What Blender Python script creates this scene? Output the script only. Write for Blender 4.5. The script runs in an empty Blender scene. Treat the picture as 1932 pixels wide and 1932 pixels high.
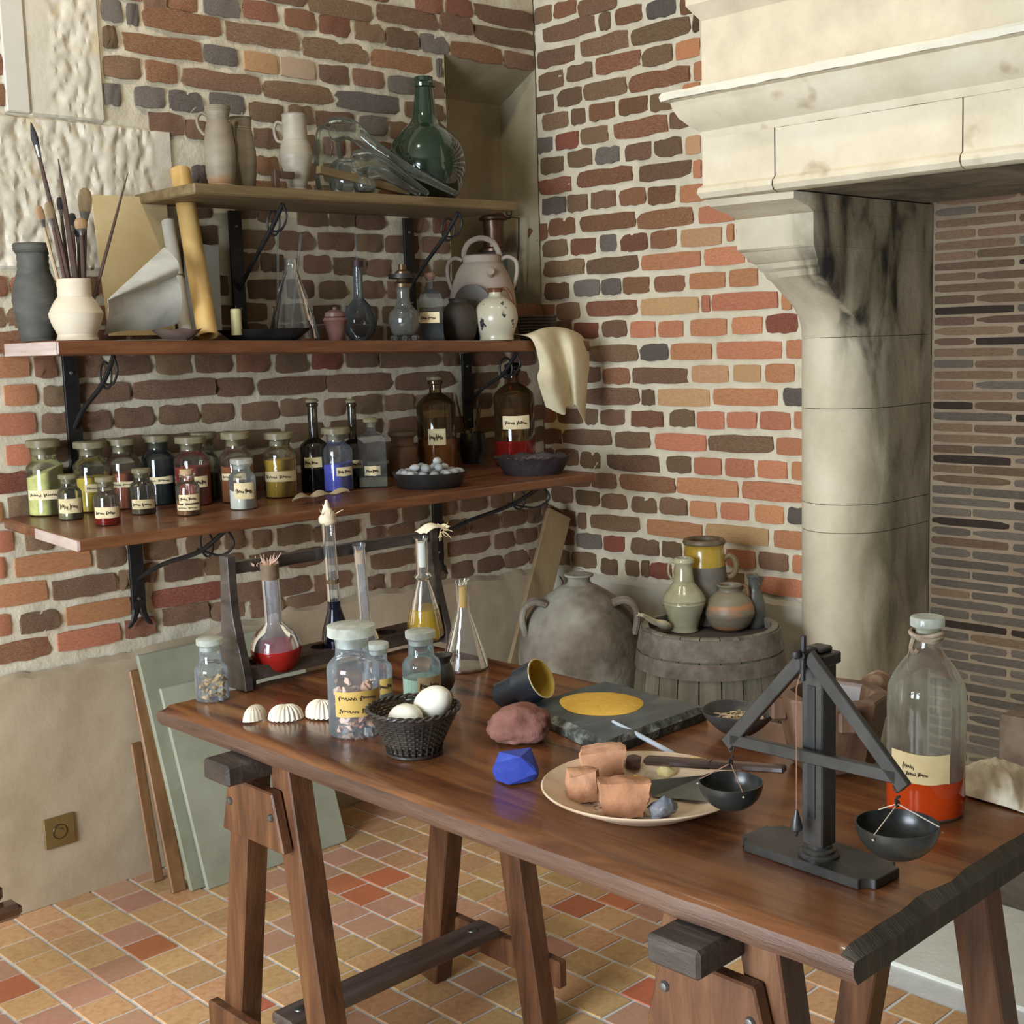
import bpy, bmesh, math, random
from math import sin, cos, pi, radians as R, atan2, sqrt
from mathutils import Vector as V, Matrix, noise as NZ
C = bpy.context.scene.collection
SC = bpy.context.scene
random.seed(7)
# ------------------------------------------------------------------ camera
FPX, HC = 2453.41, 1.5
YAW, PIT, ROL = 0.769153566, -0.131594275, -0.0297374218
_f = V((cos(PIT)*sin(YAW), cos(PIT)*cos(YAW), sin(PIT)))
_r0 = V((cos(YAW), -sin(YAW), 0)); _u0 = _r0.cross(_f)
_r = cos(ROL)*_r0 + sin(ROL)*_u0; _u = -sin(ROL)*_r0 + cos(ROL)*_u0
cam = bpy.data.objects.new('camera', bpy.data.cameras.new('camera')); C.objects.link(cam)
cam.data.sensor_width = 36; cam.data.sensor_fit = 'HORIZONTAL'; cam.data.lens = FPX/1932*36
cam.data.clip_start = 0.05
cam.matrix_world = Matrix.Translation((0, 0, HC)) @ Matrix((_r, _u, -_f)).transposed().to_4x4()
SC.camera = cam
# ------------------------------------------------------------------ light and exposure
SC.view_settings.view_transform = 'Standard'; SC.view_settings.look = 'None'
SC.view_settings.gamma = 1; SC.view_settings.use_curve_mapping = False
SC.view_settings.exposure = 0.1
SC.cycles.max_bounces = 8; SC.cycles.transparent_max_bounces = 24; SC.cycles.caustics_reflective = False
SC.cycles.caustics_refractive = False; SC.cycles.sample_clamp_indirect = 4
W = bpy.data.worlds.new('room_air'); SC.world = W; W.use_nodes = True
W.node_tree.nodes['Background'].inputs[0].default_value = (0.9, 0.92, 1, 1)
W.node_tree.nodes['Background'].inputs[1].default_value = 0.03
def lamp(kind, name, loc, target, energy, col, size=0.1, sy=None, spot=1.9, blend=0.6):
    d = bpy.data.lights.new(name, kind); o = bpy.data.objects.new(name, d); C.objects.link(o)
    d.energy = energy; d.color = col
    if kind == 'AREA':
        d.shape = 'RECTANGLE'; d.size = size; d.size_y = sy or size
    else: d.shadow_soft_size = size
    if kind == 'SPOT': d.spot_size = spot; d.spot_blend = blend
    o.location = loc; o.rotation_euler = (V(target)-V(loc)).to_track_quat('-Z', 'Y').to_euler()
    return o
WARM = (1, .88, .70)
lamp('AREA', 'daylight_window', (-2.36, 1.3, 1.55), (1.6, 1.3, .8), 310, (.80, .90, 1), 1.8, 1.9)
lamp('SPOT', 'ceiling_spot', (1.45, 2.62, 3.3), (2.15, 3.37, 1.7), 30, WARM, .04, spot=2.3)
lamp('SPOT', 'ceiling_spot', (2.25, 1.55, 3.3), (3.4, 2.35, 1.3), 27, WARM, .04, spot=1.05, blend=.7)
lamp('SPOT', 'ceiling_spot', (2.0, 1.5, 3.3), (2.3, 1.3, .8), 30, WARM, .04, spot=1.3, blend=.7)
lamp('SPOT', 'ceiling_spot', (0.9, 2.1, 3.3), (1.4, 2.7, .9), 18, WARM, .04, spot=1.3, blend=.7)
# ------------------------------------------------------------------ pixel rays onto real planes (photo frame 1932 x 1932)
def ray(px, py): return _f*FPX + _r*(px-966) - _u*(py-966)
def onz(px, py, z): d = ray(px, py); return V((0, 0, HC)) + d*((z-HC)/d.z)
def ony(px, py, y): d = ray(px, py); return V((0, 0, HC)) + d*(y/d.y)
def onx(px, py, x): d = ray(px, py); return V((0, 0, HC)) + d*(x/d.x)
def depth(p): return (V(p)-V((0, 0, HC))).dot(_f)
def mpp(p): return depth(p)/FPX
# ------------------------------------------------------------------ materials
MATS = {}
def _new(name):
    m = bpy.data.materials.new(name); m.use_nodes = True
    return m, m.node_tree.nodes, m.node_tree.links, m.node_tree.nodes['Principled BSDF']
def node(n, t, **k):
    x = n.new(t)
    for a, b in k.items():
        if hasattr(x, a): setattr(x, a, b)
        else: x.inputs[a.replace('_', ' ')].default_value = b
    return x
def M(name, cols, scale=8, rough=.6, bump=.0, bscale=60, stretch=(1, 1, 1), metal=0, coat=0, vary=0, huevar=.0, detail=6, rvar=0, bdist=.004, spots=None, dist=0):
    """procedural surface: noise colour ramp + fine relief, each object a little different"""
    if name in MATS: return MATS[name]
    m, n, l, b = _new(name)
    tc = n.new('ShaderNodeTexCoord'); mp = n.new('ShaderNodeMapping'); mp.inputs['Scale'].default_value = stretch
    oi = n.new('ShaderNodeObjectInfo')
    sh = n.new('ShaderNodeVectorMath'); sh.operation = 'ADD'
    mu = n.new('ShaderNodeVectorMath'); mu.operation = 'SCALE'; mu.inputs['Scale'].default_value = 37.0
    l.new(oi.outputs['Random'], mu.inputs[0]); l.new(tc.outputs['Object'], mp.inputs[0]); l.new(mp.outputs[0], sh.inputs[0]); l.new(mu.outputs[0], sh.inputs[1])
    nz = node(n, 'ShaderNodeTexNoise', Scale=scale, Detail=detail, Roughness=.62, Distortion=dist); l.new(sh.outputs[0], nz.inputs['Vector'])
    rp = n.new('ShaderNodeValToRGB'); l.new(nz.outputs[0], rp.inputs[0])
    k = len(cols); el = rp.color_ramp.elements
    while len(el) < max(k, 2): el.new(.5)
    for i in range(len(el)):
        c = cols[min(i, k-1)]; el[i].position = .3 + .42*i/max(1, len(el)-1); el[i].color = (*c, 1)
    out = rp.outputs[0]
    if spots:
        vz = node(n, 'ShaderNodeTexNoise', Scale=spots[1], Detail=3); l.new(sh.outputs[0], vz.inputs['Vector'])
        vr = n.new('ShaderNodeValToRGB'); vr.color_ramp.elements[0].position = spots[2]; vr.color_ramp.elements[1].position = spots[2]+spots[3]; l.new(vz.outputs[0], vr.inputs[0])
        mx = n.new('ShaderNodeMix'); mx.data_type = 'RGBA'; l.new(vr.outputs[0], mx.inputs[0]); l.new(out, mx.inputs[6]); mx.inputs[7].default_value = (*spots[0], 1); out = mx.outputs[2]
    if vary or huevar:
        hs = n.new('ShaderNodeHueSaturation')
        for nm, lo, hi in (('Value', 1-vary, 1+vary), ('Hue', .5-huevar, .5+huevar)):
            mr = n.new('ShaderNodeMapRange'); mr.inputs[3].default_value = lo; mr.inputs[4].default_value = hi
            if nm == 'Hue':
                fr = n.new('ShaderNodeMath'); fr.operation = 'MULTIPLY'; fr.inputs[1].default_value = 17.3; f2 = n.new('ShaderNodeMath'); f2.operation = 'FRACT'
                l.new(oi.outputs['Random'], fr.inputs[0]); l.new(fr.outputs[0], f2.inputs[0]); l.new(f2.outputs[0], mr.inputs[0])
            else: l.new(oi.outputs['Random'], mr.inputs[0])
            l.new(mr.outputs[0], hs.inputs[nm])
        l.new(out, hs.inputs['Color']); out = hs.outputs[0]
    l.new(out, b.inputs['Base Color'])
    b.inputs['Roughness'].default_value = rough; b.inputs['Metallic'].default_value = metal
    if rvar:
        mr = n.new('ShaderNodeMapRange'); mr.inputs[3].default_value = rough-rvar; mr.inputs[4].default_value = rough+rvar; l.new(nz.outputs[0], mr.inputs[0]); l.new(mr.outputs[0], b.inputs['Roughness'])
    if coat: b.inputs['Coat Weight'].default_value = coat; b.inputs['Coat Roughness'].default_value = .12
    if bump:
        bz = node(n, 'ShaderNodeTexNoise', Scale=bscale, Detail=5, Roughness=.6); l.new(sh.outputs[0], bz.inputs['Vector'])
        bp = n.new('ShaderNodeBump'); bp.inputs['Strength'].default_value = bump; bp.inputs['Distance'].default_value = bdist
        l.new(bz.outputs[0], bp.inputs['Height']); l.new(bp.outputs[0], b.inputs['Normal'])
    MATS[name] = m
    return m
def glass(name, tint=(.93, .96, .95), milk=.12, milkcol=(.8, .85, .85), rough=.03, ior=1.5):
    """thin blown glass: see-through skin with a fresnel gloss and a film of dust"""
    if name in MATS: return MATS[name]
    m, n, l, b = _new(name); n.remove(b)
    tr = n.new('ShaderNodeBsdfTransparent'); tr.inputs[0].default_value = (*tint, 1)
    gl = n.new('ShaderNodeBsdfGlossy'); gl.inputs[0].default_value = (1, 1, 1, 1); gl.inputs['Roughness'].default_value = rough
    fr = n.new('ShaderNodeFresnel'); fr.inputs[0].default_value = ior
    mx = n.new('ShaderNodeMixShader'); l.new(fr.outputs[0], mx.inputs[0]); l.new(tr.outputs[0], mx.inputs[1]); l.new(gl.outputs[0], mx.inputs[2])
    df = n.new('ShaderNodeBsdfDiffuse'); df.inputs[0].default_value = (*milkcol, 1)
    tl = n.new('ShaderNodeBsdfTranslucent'); tl.inputs[0].default_value = (*milkcol, 1)
    md = n.new('ShaderNodeMixShader'); md.inputs[0].default_value = .5; l.new(df.outputs[0], md.inputs[1]); l.new(tl.outputs[0], md.inputs[2])
    tc = n.new('ShaderNodeTexCoord'); nz = node(n, 'ShaderNodeTexNoise', Scale=30, Detail=4); l.new(tc.outputs['Object'], nz.inputs['Vector'])
    mr = n.new('ShaderNodeMapRange'); mr.inputs[1].default_value = .3; mr.inputs[2].default_value = .7; mr.inputs[3].default_value = milk*.6; mr.inputs[4].default_value = milk*1.4; l.new(nz.outputs[0], mr.inputs[0])
    m2 = n.new('ShaderNodeMixShader'); l.new(mr.outputs[0], m2.inputs[0]); l.new(mx.outputs[0], m2.inputs[1]); l.new(md.outputs[0], m2.inputs[2])
    l.new(m2.outputs[0], n['Material Output'].inputs[0])
    MATS[name] = m
    return m
def liquid(name, col, trans=.75, rough=.05):
    if name in MATS: return MATS[name]
    m, n, l, b = _new(name)
    b.inputs['Base Color'].default_value = (*col, 1); b.inputs['Transmission Weight'].default_value = trans
    b.inputs['IOR'].default_value = 1.33; b.inputs['Roughness'].default_value = rough
    MATS[name] = m
    return m
# ------------------------------------------------------------------ mesh makers (each returns a bmesh)
def lathe(prof, seg=36, wob=0, sx=1, sy=1):
    bm = bmesh.new(); rings = []
    for i, (r, z) in enumerate(prof):
        if r < 1e-6: rings.append([bm.verts.new((0, 0, z))]); continue
        rings.append([bm.verts.new((sx*r*cos(2*pi*k/seg)*(1+wob*sin(3*2*pi*k/seg+i)), sy*r*sin(2*pi*k/seg)*(1+wob*cos(2*2*pi*k/seg+i*.7)), z)) for k in range(seg)])
    for a, b in zip(rings, rings[1:]):
        if len(a) == 1 and len(b) == 1: continue
        for k in range(seg):
            k2 = (k+1) % seg
            if len(a) == 1: bm.faces.new((a[0], b[k2], b[k]))
            elif len(b) == 1: bm.faces.new((a[k], a[k2], b[0]))
            else: bm.faces.new((a[k], a[k2], b[k2], b[k]))
    bmesh.ops.recalc_face_normals(bm, faces=bm.faces)
    return bm
def spline(pts, n=6):
    """smooth a profile through its points (Catmull-Rom)"""
    out = []; P = [pts[0]]+list(pts)+[pts[-1]]
    for i in range(1, len(P)-2):
        for k in range(n):
            t = k/n; q = []
            for d in range(len(pts[0])):
                a, b, c, e = P[i-1][d], P[i][d], P[i+1][d], P[i+2][d]
                q.append(.5*((2*b)+(-a+c)*t+(2*a-5*b+4*c-e)*t*t+(-a+3*b-3*c+e)*t**3))
            out.append(tuple(q))
    out.append(tuple(pts[-1])); return out
def tube(pts, r, seg=8, caps=True, flat=1):
    bm = bmesh.new(); pts = [V(p) for p in pts]; rings = []; n = len(pts)
    t0 = (pts[1]-pts[0]).normalized(); up = V((0, 0, 1)) if abs(t0.z) < .9 else V((0, 1, 0))
    nrm = t0.cross(up).normalized()
    for i, p in enumerate(pts):
        t = (pts[min(i+1, n-1)]-pts[max(i-1, 0)]).normalized()
        nrm = (nrm-t*nrm.dot(t)).normalized(); bi = t.cross(nrm); rr = r[i] if isinstance(r, (list, tuple)) else r
        rings.append([bm.verts.new(p+nrm*rr*cos(2*pi*k/seg)+bi*rr*flat*sin(2*pi*k/seg)) for k in range(seg)])
    for a, b in zip(rings, rings[1:]):
        for k in range(seg): bm.faces.new((a[k], a[(k+1) % seg], b[(k+1) % seg], b[k]))
    if caps: bm.faces.new(rings[0][::-1]); bm.faces.new(rings[-1])
    bmesh.ops.recalc_face_normals(bm, faces=bm.faces)
    return bm
def box(x0, x1, y0, y1, z0, z1, bev=0, seg=1, cuts=0):
    bm = bmesh.new(); bmesh.ops.create_cube(bm, size=1)
    for v in bm.verts: v.co = V((x0+(v.co.x+.5)*(x1-x0), y0+(v.co.y+.5)*(y1-y0), z0+(v.co.z+.5)*(z1-z0)))
    if bev: bmesh.ops.bevel(bm, geom=bm.edges[:], offset=bev, segments=seg, profile=.6, affect='EDGES')
    return bm
def bar(a, b, w, d, side=(0, 0, 1), bev=.002):
    """squared timber from a to b, width w along side x axis, depth d along side"""
    a, b = V(a), V(b); t = (b-a).normalized(); s = V(side); s = (s-t*s.dot(t)).normalized(); q = t.cross(s)
    bm = box(-.5*w, .5*w, -.5*d, .5*d, 0, (b-a).length, bev)
    bm.transform(Matrix.Translation(a) @ Matrix((q, s, t)).transposed().to_4x4())
    return bm
def prism(poly, h, bev=0):
    bm = bmesh.new(); vs = [bm.verts.new((x, y, 0)) for x, y in poly]; f = bm.faces.new(vs)
    g = bmesh.ops.extrude_face_region(bm, geom=[f])
    for e in g['geom']:
        if isinstance(e, bmesh.types.BMVert): e.co.z += h
    bmesh.ops.recalc_face_normals(bm, faces=bm.faces)
    if bev: bmesh.ops.bevel(bm, geom=[e for e in bm.edges], offset=bev, segments=1, affect='EDGES')
    return bm
def stone(rad, seed=0, amp=.25, freq=1.4, sub=3, flat=None, fine=.05):
    bm = bmesh.new(); bmesh.ops.create_icosphere(bm, subdivisions=sub, radius=1); off = V((seed*3.1, seed*1.7, seed*5.3))
    for v in bm.verts:
        d = v.co.normalized(); k = 1+amp*NZ.noise(d*freq+off)*1.6+fine*NZ.noise(d*freq*4+off)*1.6+fine*.5*NZ.noise(d*freq*9+off)
        p = d*k; v.co = V((p.x*rad[0], p.y*rad[1], p.z*rad[2]))
        if flat is not None and v.co.z < -flat*rad[2]: v.co.z = -flat*rad[2]+(v.co.z+flat*rad[2])*.15
    lo = min(v.co.z for v in bm.verts)
    for v in bm.verts: v.co.z -= lo
    return bm
def facets(rad, n=18, seed=0, rough=0, sub=2, bev=.0):
    """broken mineral: hull of scattered points, so flat faces and sharp arrises"""
    rg = random.Random(seed); bm = bmesh.new()
    for i in range(n):
        d = V((rg.gauss(0, 1), rg.gauss(0, 1), rg.gauss(0, 1))).normalized(); k = rg.uniform(.82, 1.05)
        bm.verts.new((d.x*rad[0]*k, d.y*rad[1]*k, max(d.z, -.55)*rad[2]*k))
    h = bmesh.ops.convex_hull(bm, input=bm.verts)
    bmesh.ops.delete(bm, geom=[v for v in bm.verts if not v.link_faces], context='VERTS')
    if rough:
        bmesh.ops.subdivide_edges(bm, edges=bm.edges[:], cuts=sub, use_grid_fill=True); m = min(rad)
        for v in bm.verts:
            q = v.co/m; v.co += v.co.normalized()*m*rough*(NZ.noise(q*2.2+V((seed, 0, 0)))+.6*NZ.noise(q*5+V((seed, 4, 0))))
    lo = min(v.co.z for v in bm.verts)
    for v in bm.verts: v.co.z -= lo
    bmesh.ops.recalc_face_normals(bm, faces=bm.faces)
    return bm
def sheet(fn, nu, nv, th=0):
    bm = bmesh.new(); g = [[bm.verts.new(fn(i/nu, j/nv)) for j in range(nv+1)] for i in range(nu+1)]
    for i in range(nu):
        for j in range(nv): bm.faces.new((g[i][j], g[i+1][j], g[i+1][j+1], g[i][j+1]))
    if th: bmesh.ops.recalc_face_normals(bm, faces=bm.faces); bmesh.ops.solidify(bm, geom=bm.faces[:], thickness=th)
    return bm
def join(*bms):
    out = bmesh.new()
    for b in bms:
        me = bpy.data.meshes.new('tmp'); b.to_mesh(me); b.free(); out.from_mesh(me); bpy.data.meshes.remove(me)
    return out
def xf(bm, loc=(0, 0, 0), rot=(0, 0, 0), sc=1):
    from mathutils import Euler
    s = Matrix.Diagonal((sc, sc, sc, 1)) if not isinstance(sc, (tuple, list)) else Matrix.Diagonal((*sc, 1))
    bm.transform(Matrix.Translation(loc) @ Euler(rot).to_matrix().to_4x4() @ s); return bm
# ------------------------------------------------------------------ objects
def obj(name, bm, mat, parent=None, smooth=.6, loc=None, rotz=0, scale=1):
    if scale != 1: bm.transform(Matrix.Diagonal((scale, scale, scale, 1)))
    me = bpy.data.meshes.new(name); bm.to_mesh(me); bm.free()
    me.materials.append(mat)
    if smooth: me.polygons.foreach_set('use_smooth', [True]*len(me.polygons)); me.set_sharp_from_angle(angle=smooth)
    o = bpy.data.objects.new(name, me); C.objects.link(o)
    if parent: o.parent = parent
    if loc is not None: o.location = loc; o.rotation_euler.z = rotz
    return o
def tag(o, label, cat, group=None, kind=None):
    o['label'] = label
    if cat: o['category'] = cat
    if group: o['group'] = group
    if kind: o['kind'] = kind
    return o
def thing(name, label, cat, loc=(0, 0, 0), rotz=0, group=None):
    o = bpy.data.objects.new(name, None); C.objects.link(o); o.empty_display_size = .05
    o.location = loc; o.rotation_euler.z = rotz
    return tag(o, label, cat, group)
def struct(name, bm, mat, parent=None, smooth=.6):
    o = obj(name, bm, mat, parent, smooth); o['kind'] = 'structure'; return o
BRICKS = ('''R2245,170,695,s;R2480,66,694,b;R2559,210,693,f;R2781,91,693,d;R2882,34,695,b;R2928,61,689,b;R3028,76,682,b;R3129,119,695,b;R3262,178,693,f;R2249,42,774,s;R2310,108,773,b;R2435,113,770,s;R2561,162,771,f;R2735,84,772,b;R2837,118,770,b;R2993,94,769,d;R3101,121,768,g;R3236,118,773,f;R2245,116,849,s;R2383,249,848,o;R2647,238,843,s;R2922,228,844,b;R3175,37,841,b;R3227,213,843,f;R2249,60,926,g;R2328,106,924,s;R2461,108,924,s;R2589,107,921,s;R2710,113,922,b;R2844,108,917,b;R2980,113,920,b;R3106,114,924,b;R3241,101,928,b;R2249,232,998,s;R2500,250,996,s;R2761,243,993,r;R3026,111,991,b;R3152,288,991,f;R2249,46,1069,s;R2314,110,1068,s;R2438,112,1067,s;R2567,109,1066,s;R2693,100,1066,b;R2829,238,1061,b;R3099,93,1062,b;R3206,111,1068,f;R3331,109,1068,f;R2249,100,1144,s;R2366,248,1146,b;R2629,215,1142,s;R2869,156,1143,b;R3045,229,1145,b;R3288,152,1142,f;R2251,33,1227,s;R2301,112,1223,s;R2428,112,1222,s;R2554,109,1219,s;R2675,105,1223,b;R2810,138,1217,r;R2981,111,1219,b;R3107,57,1219,b;R3178,122,1219,f;R3314,126,1223,f;R2253,73,1298,g;R2348,249,1296,s;R2611,218,1292,o;R2846,54,1291,b;R2915,250,1292,b;R3179,261,1294,f;R2287,105,1372,s;R2411,104,1372,o;R2536,148,1370,o;R2704,235,1365,b;R2956,119,1363,r;R3092,77,1369,b;R3183,110,1372,f;R3307,133,1371,f;R2255,59,1446,s;R2330,250,1445,s;R2602,167,1444,s;R2785,115,1443,g;R2916,231,1442,b;R3161,279,1442,f;R2277,111,1525,d;R2405,114,1523,s;R2540,145,1521,s;R2719,102,1520,s;R2838,108,1522,s;R2966,108,1527,b;R3099,111,1525,d;R3224,86,1535,b;R3324,116,1524,f;R2296,33,1595,s;R2345,252,1600,s;R2609,31,1598,s;R2653,245,1596,o;R2917,230,1598,r;R3184,109,1596,b;R3307,133,1598,f;R2200,112,1673,f;R2420,107,1673,s;R2546,143,1672,s;R2709,128,1669,r;R2862,113,1672,r;R2988,84,1672,g;R3086,117,1673,g;R3234,113,1670,b;R2200,259,1746,f;R2471,156,1745,s;R2643,249,1744,s;R2911,231,1746,b;R3157,196,1749,b;R2200,107,1821,f;R2321,178,1820,f;R2511,24,1817,s;R2558,163,1812,o;R2742,106,1817,r;R2868,113,1815,r;R3004,75,1822,g;R3100,115,1819,r;R3236,117,1821,b;R2200,295,1887,f;R2507,138,1880,s;R2674,228,1883,r;R2919,247,1893,r;R3196,125,1895,r;R3335,105,1885,f;R2200,123,1964,f;R2337,123,1969,f;R2474,132,1966,f;R2619,103,1954,s;R2746,112,1961,r;R2873,110,1967,r;R3003,111,1971,b;R3136,90,1971,b;R3240,112,1972,g;R2200,211,2039,f;R2425,200,2035,f;R2637,29,2028,s;R2676,218,2037,b;R2928,246,2047,r;R3208,161,2040,r;R2200,107,2113,f;R2321,123,2113,f;R2458,170,2113,f;R2640,58,2106,o;R2716,114,2111,b;R2845,111,2113,b;R2982,103,2117,g;R3109,114,2122,b;R3247,107,2114,b;R2200,213,2186,f;R2427,118,2192,f;R2560,201,2192,f;R2772,233,2189,r;R3034,122,2191,b;R3169,109,2189,d;R3297,77,2188,g;R2200,113,2263,f;R2327,121,2265,f;R2462,163,2267,f;R2638,66,2271,s;R2743,97,2259,b;R2858,119,2265,r;R3002,110,2266,r;R3139,61,2265,b;R3217,124,2264,b;R2200,225,2335,f;R2439,178,2336,f;R2629,31,2332,s;R2679,248,2333,r;R2947,191,2337,b;R3150,112,2335,b;R3287,86,2329,b;R2200,120,2407,f;R2334,109,2411,f;R2457,169,2412,f;R2638,95,2407,s;R2749,121,2407,b;R2884,194,2415,r;R3101,115,2411,b;R3238,118,2405,b;R2200,242,2481,f;R2456,173,2481,f;R2641,21,2478,b;R2677,240,2481,b;R2935,217,2485,b;R3182,174,2481,b;R2200,113,2552,f;R2327,124,2557,f;R2465,115,2553,f;R2665,48,2541,r;R2734,116,2553,g;R2875,113,2559,r;R3014,47,2558,b;R3082,248,2561,b;R2200,217,2631,f;R2431,220,2631,f;R2665,232,2630,f;R2983,172,2618,b;R3168,105,2634,r;R3286,82,2635,b;L1220,101,701,f;L1333,163,714,r;L1519,183,716,s;L1722,89,716,r;L1842,145,731,b;L1998,113,718,b;L2136,114,705,b;L2272,142,695,b;L2442,126,681,b;L2581,79,711,b;L2686,107,709,b;L2823,112,706,b;L2959,101,703,b;L3085,122,702,b;L3215,118,704,b;L3343,97,704,b;L1220,107,782,f;L1339,55,792,s;L1423,103,784,b;L1550,191,784,s;L1813,237,786,d;L2074,115,763,b;L2211,143,754,b;L2378,133,748,b;L2606,187,783,b;L2819,104,779,b;L2947,196,782,b;L3169,99,780,b;L3277,102,784,b;L3392,48,787,b;L1220,114,860,f;L1346,155,868,s;L1519,178,860,b;L1713,40,860,b;L1777,51,869,b;L1855,114,861,b;L1989,127,857,b;L2145,122,846,b;L2285,128,837,b;L2432,144,827,b;L2597,69,872,b;L2687,114,869,b;L2823,112,861,b;L2958,85,855,b;L3060,128,854,b;L3209,117,856,b;L3340,69,854,b;L3421,19,867,b;L1220,126,929,f;L1358,33,945,s;L1420,212,938,s;L1651,86,931,b;L1795,101,932,b;L1932,109,933,b;L2061,69,927,b;L2158,67,918,b;L2247,117,915,b;L2387,175,907,b;L2614,111,931,b;L2751,109,930,b;L2905,87,931,b;L3012,122,932,b;L3159,99,930,b;L3279,150,929,b;L1220,132,1009,f;L1364,55,1013,s;L1455,79,1007,b;L1549,236,1009,f;L1799,220,1009,f;L2033,237,1007,f;L2283,238,1009,f;L2536,241,1008,f;L2791,213,1010,f;L3018,224,1009,f;L3256,184,1006,f;L1220,136,1081,f;L1368,27,1091,s;L1415,79,1102,b;L1519,99,1101,b;L1632,117,1082,f;L1763,119,1077,f;L1896,223,1081,f;L2133,232,1081,f;L2379,114,1078,f;L2507,212,1079,f;L2733,109,1077,f;L2856,113,1081,f;L2983,110,1082,f;L3107,222,1079,f;L1220,135,1154,f;L1367,112,1165,d;L1500,98,1161,b;L1623,192,1159,b;L1834,184,1157,b;L2043,220,1149,b;L2297,194,1159,b;L2527,204,1151,b;L2769,289,1141,b;L3093,216,1129,b;L3323,117,1153,f;L1220,116,1228,f;L1421,78,1237,s;L1522,82,1237,b;L1621,94,1236,b;L1732,98,1235,b;L1853,126,1233,b;L2004,108,1229,b;L2143,130,1225,b;L2296,143,1234,b;L2468,206,1232,b;L2704,157,1224,b;L2895,167,1216,b;L3097,178,1205,b;L3289,151,1231,f;L1220,163,1307,f;L1395,109,1319,s;L1524,86,1313,b;L1622,93,1312,b;L1734,113,1314,b;L1871,120,1314,b;L2008,108,1312,b;L2144,130,1308,b;L2285,103,1311,b;L2449,80,1305,b;L2559,113,1306,b;L2693,115,1305,b;L2828,157,1300,b;L3066,112,1289,b;L3221,132,1283,b;L1220,108,1381,f;L1428,84,1394,s;L1535,75,1386,b;L1624,154,1387,b;L1795,259,1388,b;L2064,120,1384,b;L2210,243,1380,b;L2465,256,1377,b;L2743,251,1371,b;L3062,147,1361,b;L3245,110,1356,r;L1220,133,1456,f;L1365,134,1468,s;L1516,58,1465,r;L1621,89,1462,b;L1732,115,1460,b;L1870,114,1459,b;L1998,120,1458,b;L2136,113,1455,r;L2275,110,1447,b;L2410,116,1455,d;L2544,124,1452,b;L2680,245,1447,b;L2958,67,1443,b;L3059,182,1440,b;L3278,119,1434,b;L1220,112,1535,f;L1346,211,1533,f;L1571,212,1534,f;L1797,221,1533,f;L2032,101,1536,f;L2145,104,1544,b;L2269,121,1540,b;L2415,123,1536,b;L2560,134,1533,b;L2717,264,1529,b;L2995,242,1535,f;L3251,189,1536,f;L1220,222,1596,f;L1456,225,1596,f;L1695,211,1598,f;L1920,232,1599,f;L2164,87,1606,b;L2277,130,1602,b;L2427,98,1597,b;L2551,124,1595,b;L2702,126,1592,b;L2857,133,1590,b;L3003,207,1597,f;L3225,215,1599,f;L1220,111,1673,f;L1345,111,1676,f;L1470,118,1676,f;L1602,108,1677,f;L1724,116,1674,f;L1853,116,1675,f;L2094,26,1683,b;L2192,118,1674,b;L2333,98,1675,b;L2452,103,1672,b;L2625,77,1673,b;L2725,141,1674,b;L2890,105,1675,b;L2022,69,1752,b;L2162,65,1752,b;L2241,81,1753,b;L2397,96,1750,b;L2512,118,1747,b;L2647,91,1744,b;L2822,77,1747,b;L2928,67,1748,b;L2020,76,1827,b;L2163,128,1820,b;L2310,122,1820,b;L2457,137,1823,b;L2603,103,1823,b;L2724,140,1822,b;L2883,112,1823,b;L2004,79,1903,b;L2163,67,1906,b;L2242,62,1899,b;L2383,112,1895,b;L2504,93,1898,b;L2607,114,1893,b;L2820,71,1890,b;L2935,60,1893,r;L2024,50,1995,g;L2089,120,1968,f;L2222,216,1967,f;L2452,239,1967,f;L2705,120,1967,f;L2839,156,1968,f;L2087,137,2040,b;L2244,75,2038,r;L2334,136,2032,b;L2491,105,2033,b;L2619,133,2033,b;L2772,187,2032,b;L1900,101,2131,b;L2014,68,2123,b;L2092,131,2120,b;L2242,82,2119,b;L2346,129,2113,b;L2493,82,2114,r;L2600,85,2114,b;L2705,112,2117,b;L2837,152,2116,b;L1453,47,2160,r;L1767,50,2195,g;L1860,89,2199,g;L1966,104,2198,g;L2098,114,2207,g;L2230,120,2194,b;L2369,82,2198,b;L2472,145,2193,b;L2639,108,2194,g;L2764,77,2187,b;L2865,127,2185,b;L1459,65,2237,r;L1773,108,2270,b;L1899,93,2271,r;L2013,252,2267,b;L2285,247,2264,b;L2550,249,2263,g;L2828,167,2258,b;L1466,43,2318,r;L1777,38,2345,b;L1837,242,2340,r;L2088,108,2340,g;L2220,113,2337,o;L2348,122,2335,t;L2491,113,2334,b;L2622,120,2337,b;L2762,110,2332,g;L2898,97,2333,b;L1778,60,2416,g;L1852,35,2416,g;L1903,240,2416,r;L2166,247,2414,b;L2436,243,2406,b;L2697,251,2407,r;L2973,22,2406,g;L1790,105,2477,f;L1907,63,2462,b;L1978,95,2474,r;L2095,113,2480,g;L2228,115,2485,r;L2374,108,2482,r;L2500,117,2482,r;L2636,111,2480,b;L2763,130,2478,b;L2905,119,2479,g;L3037,238,2476,f;L3289,151,2475,f;L1790,119,2548,f;L1923,120,2550,f;L2057,224,2548,f;L2295,156,2546,f;L2463,241,2537,b;L2726,255,2549,b;L2997,140,2558,b;L3150,290,2545,f;L1790,237,2612,f;L2041,208,2611,f;L2262,243,2611,f;L2519,121,2608,f;L2655,123,2611,f;L2891,113,2605,r;L3023,116,2614,r;L3153,287,2613,f''')
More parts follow.
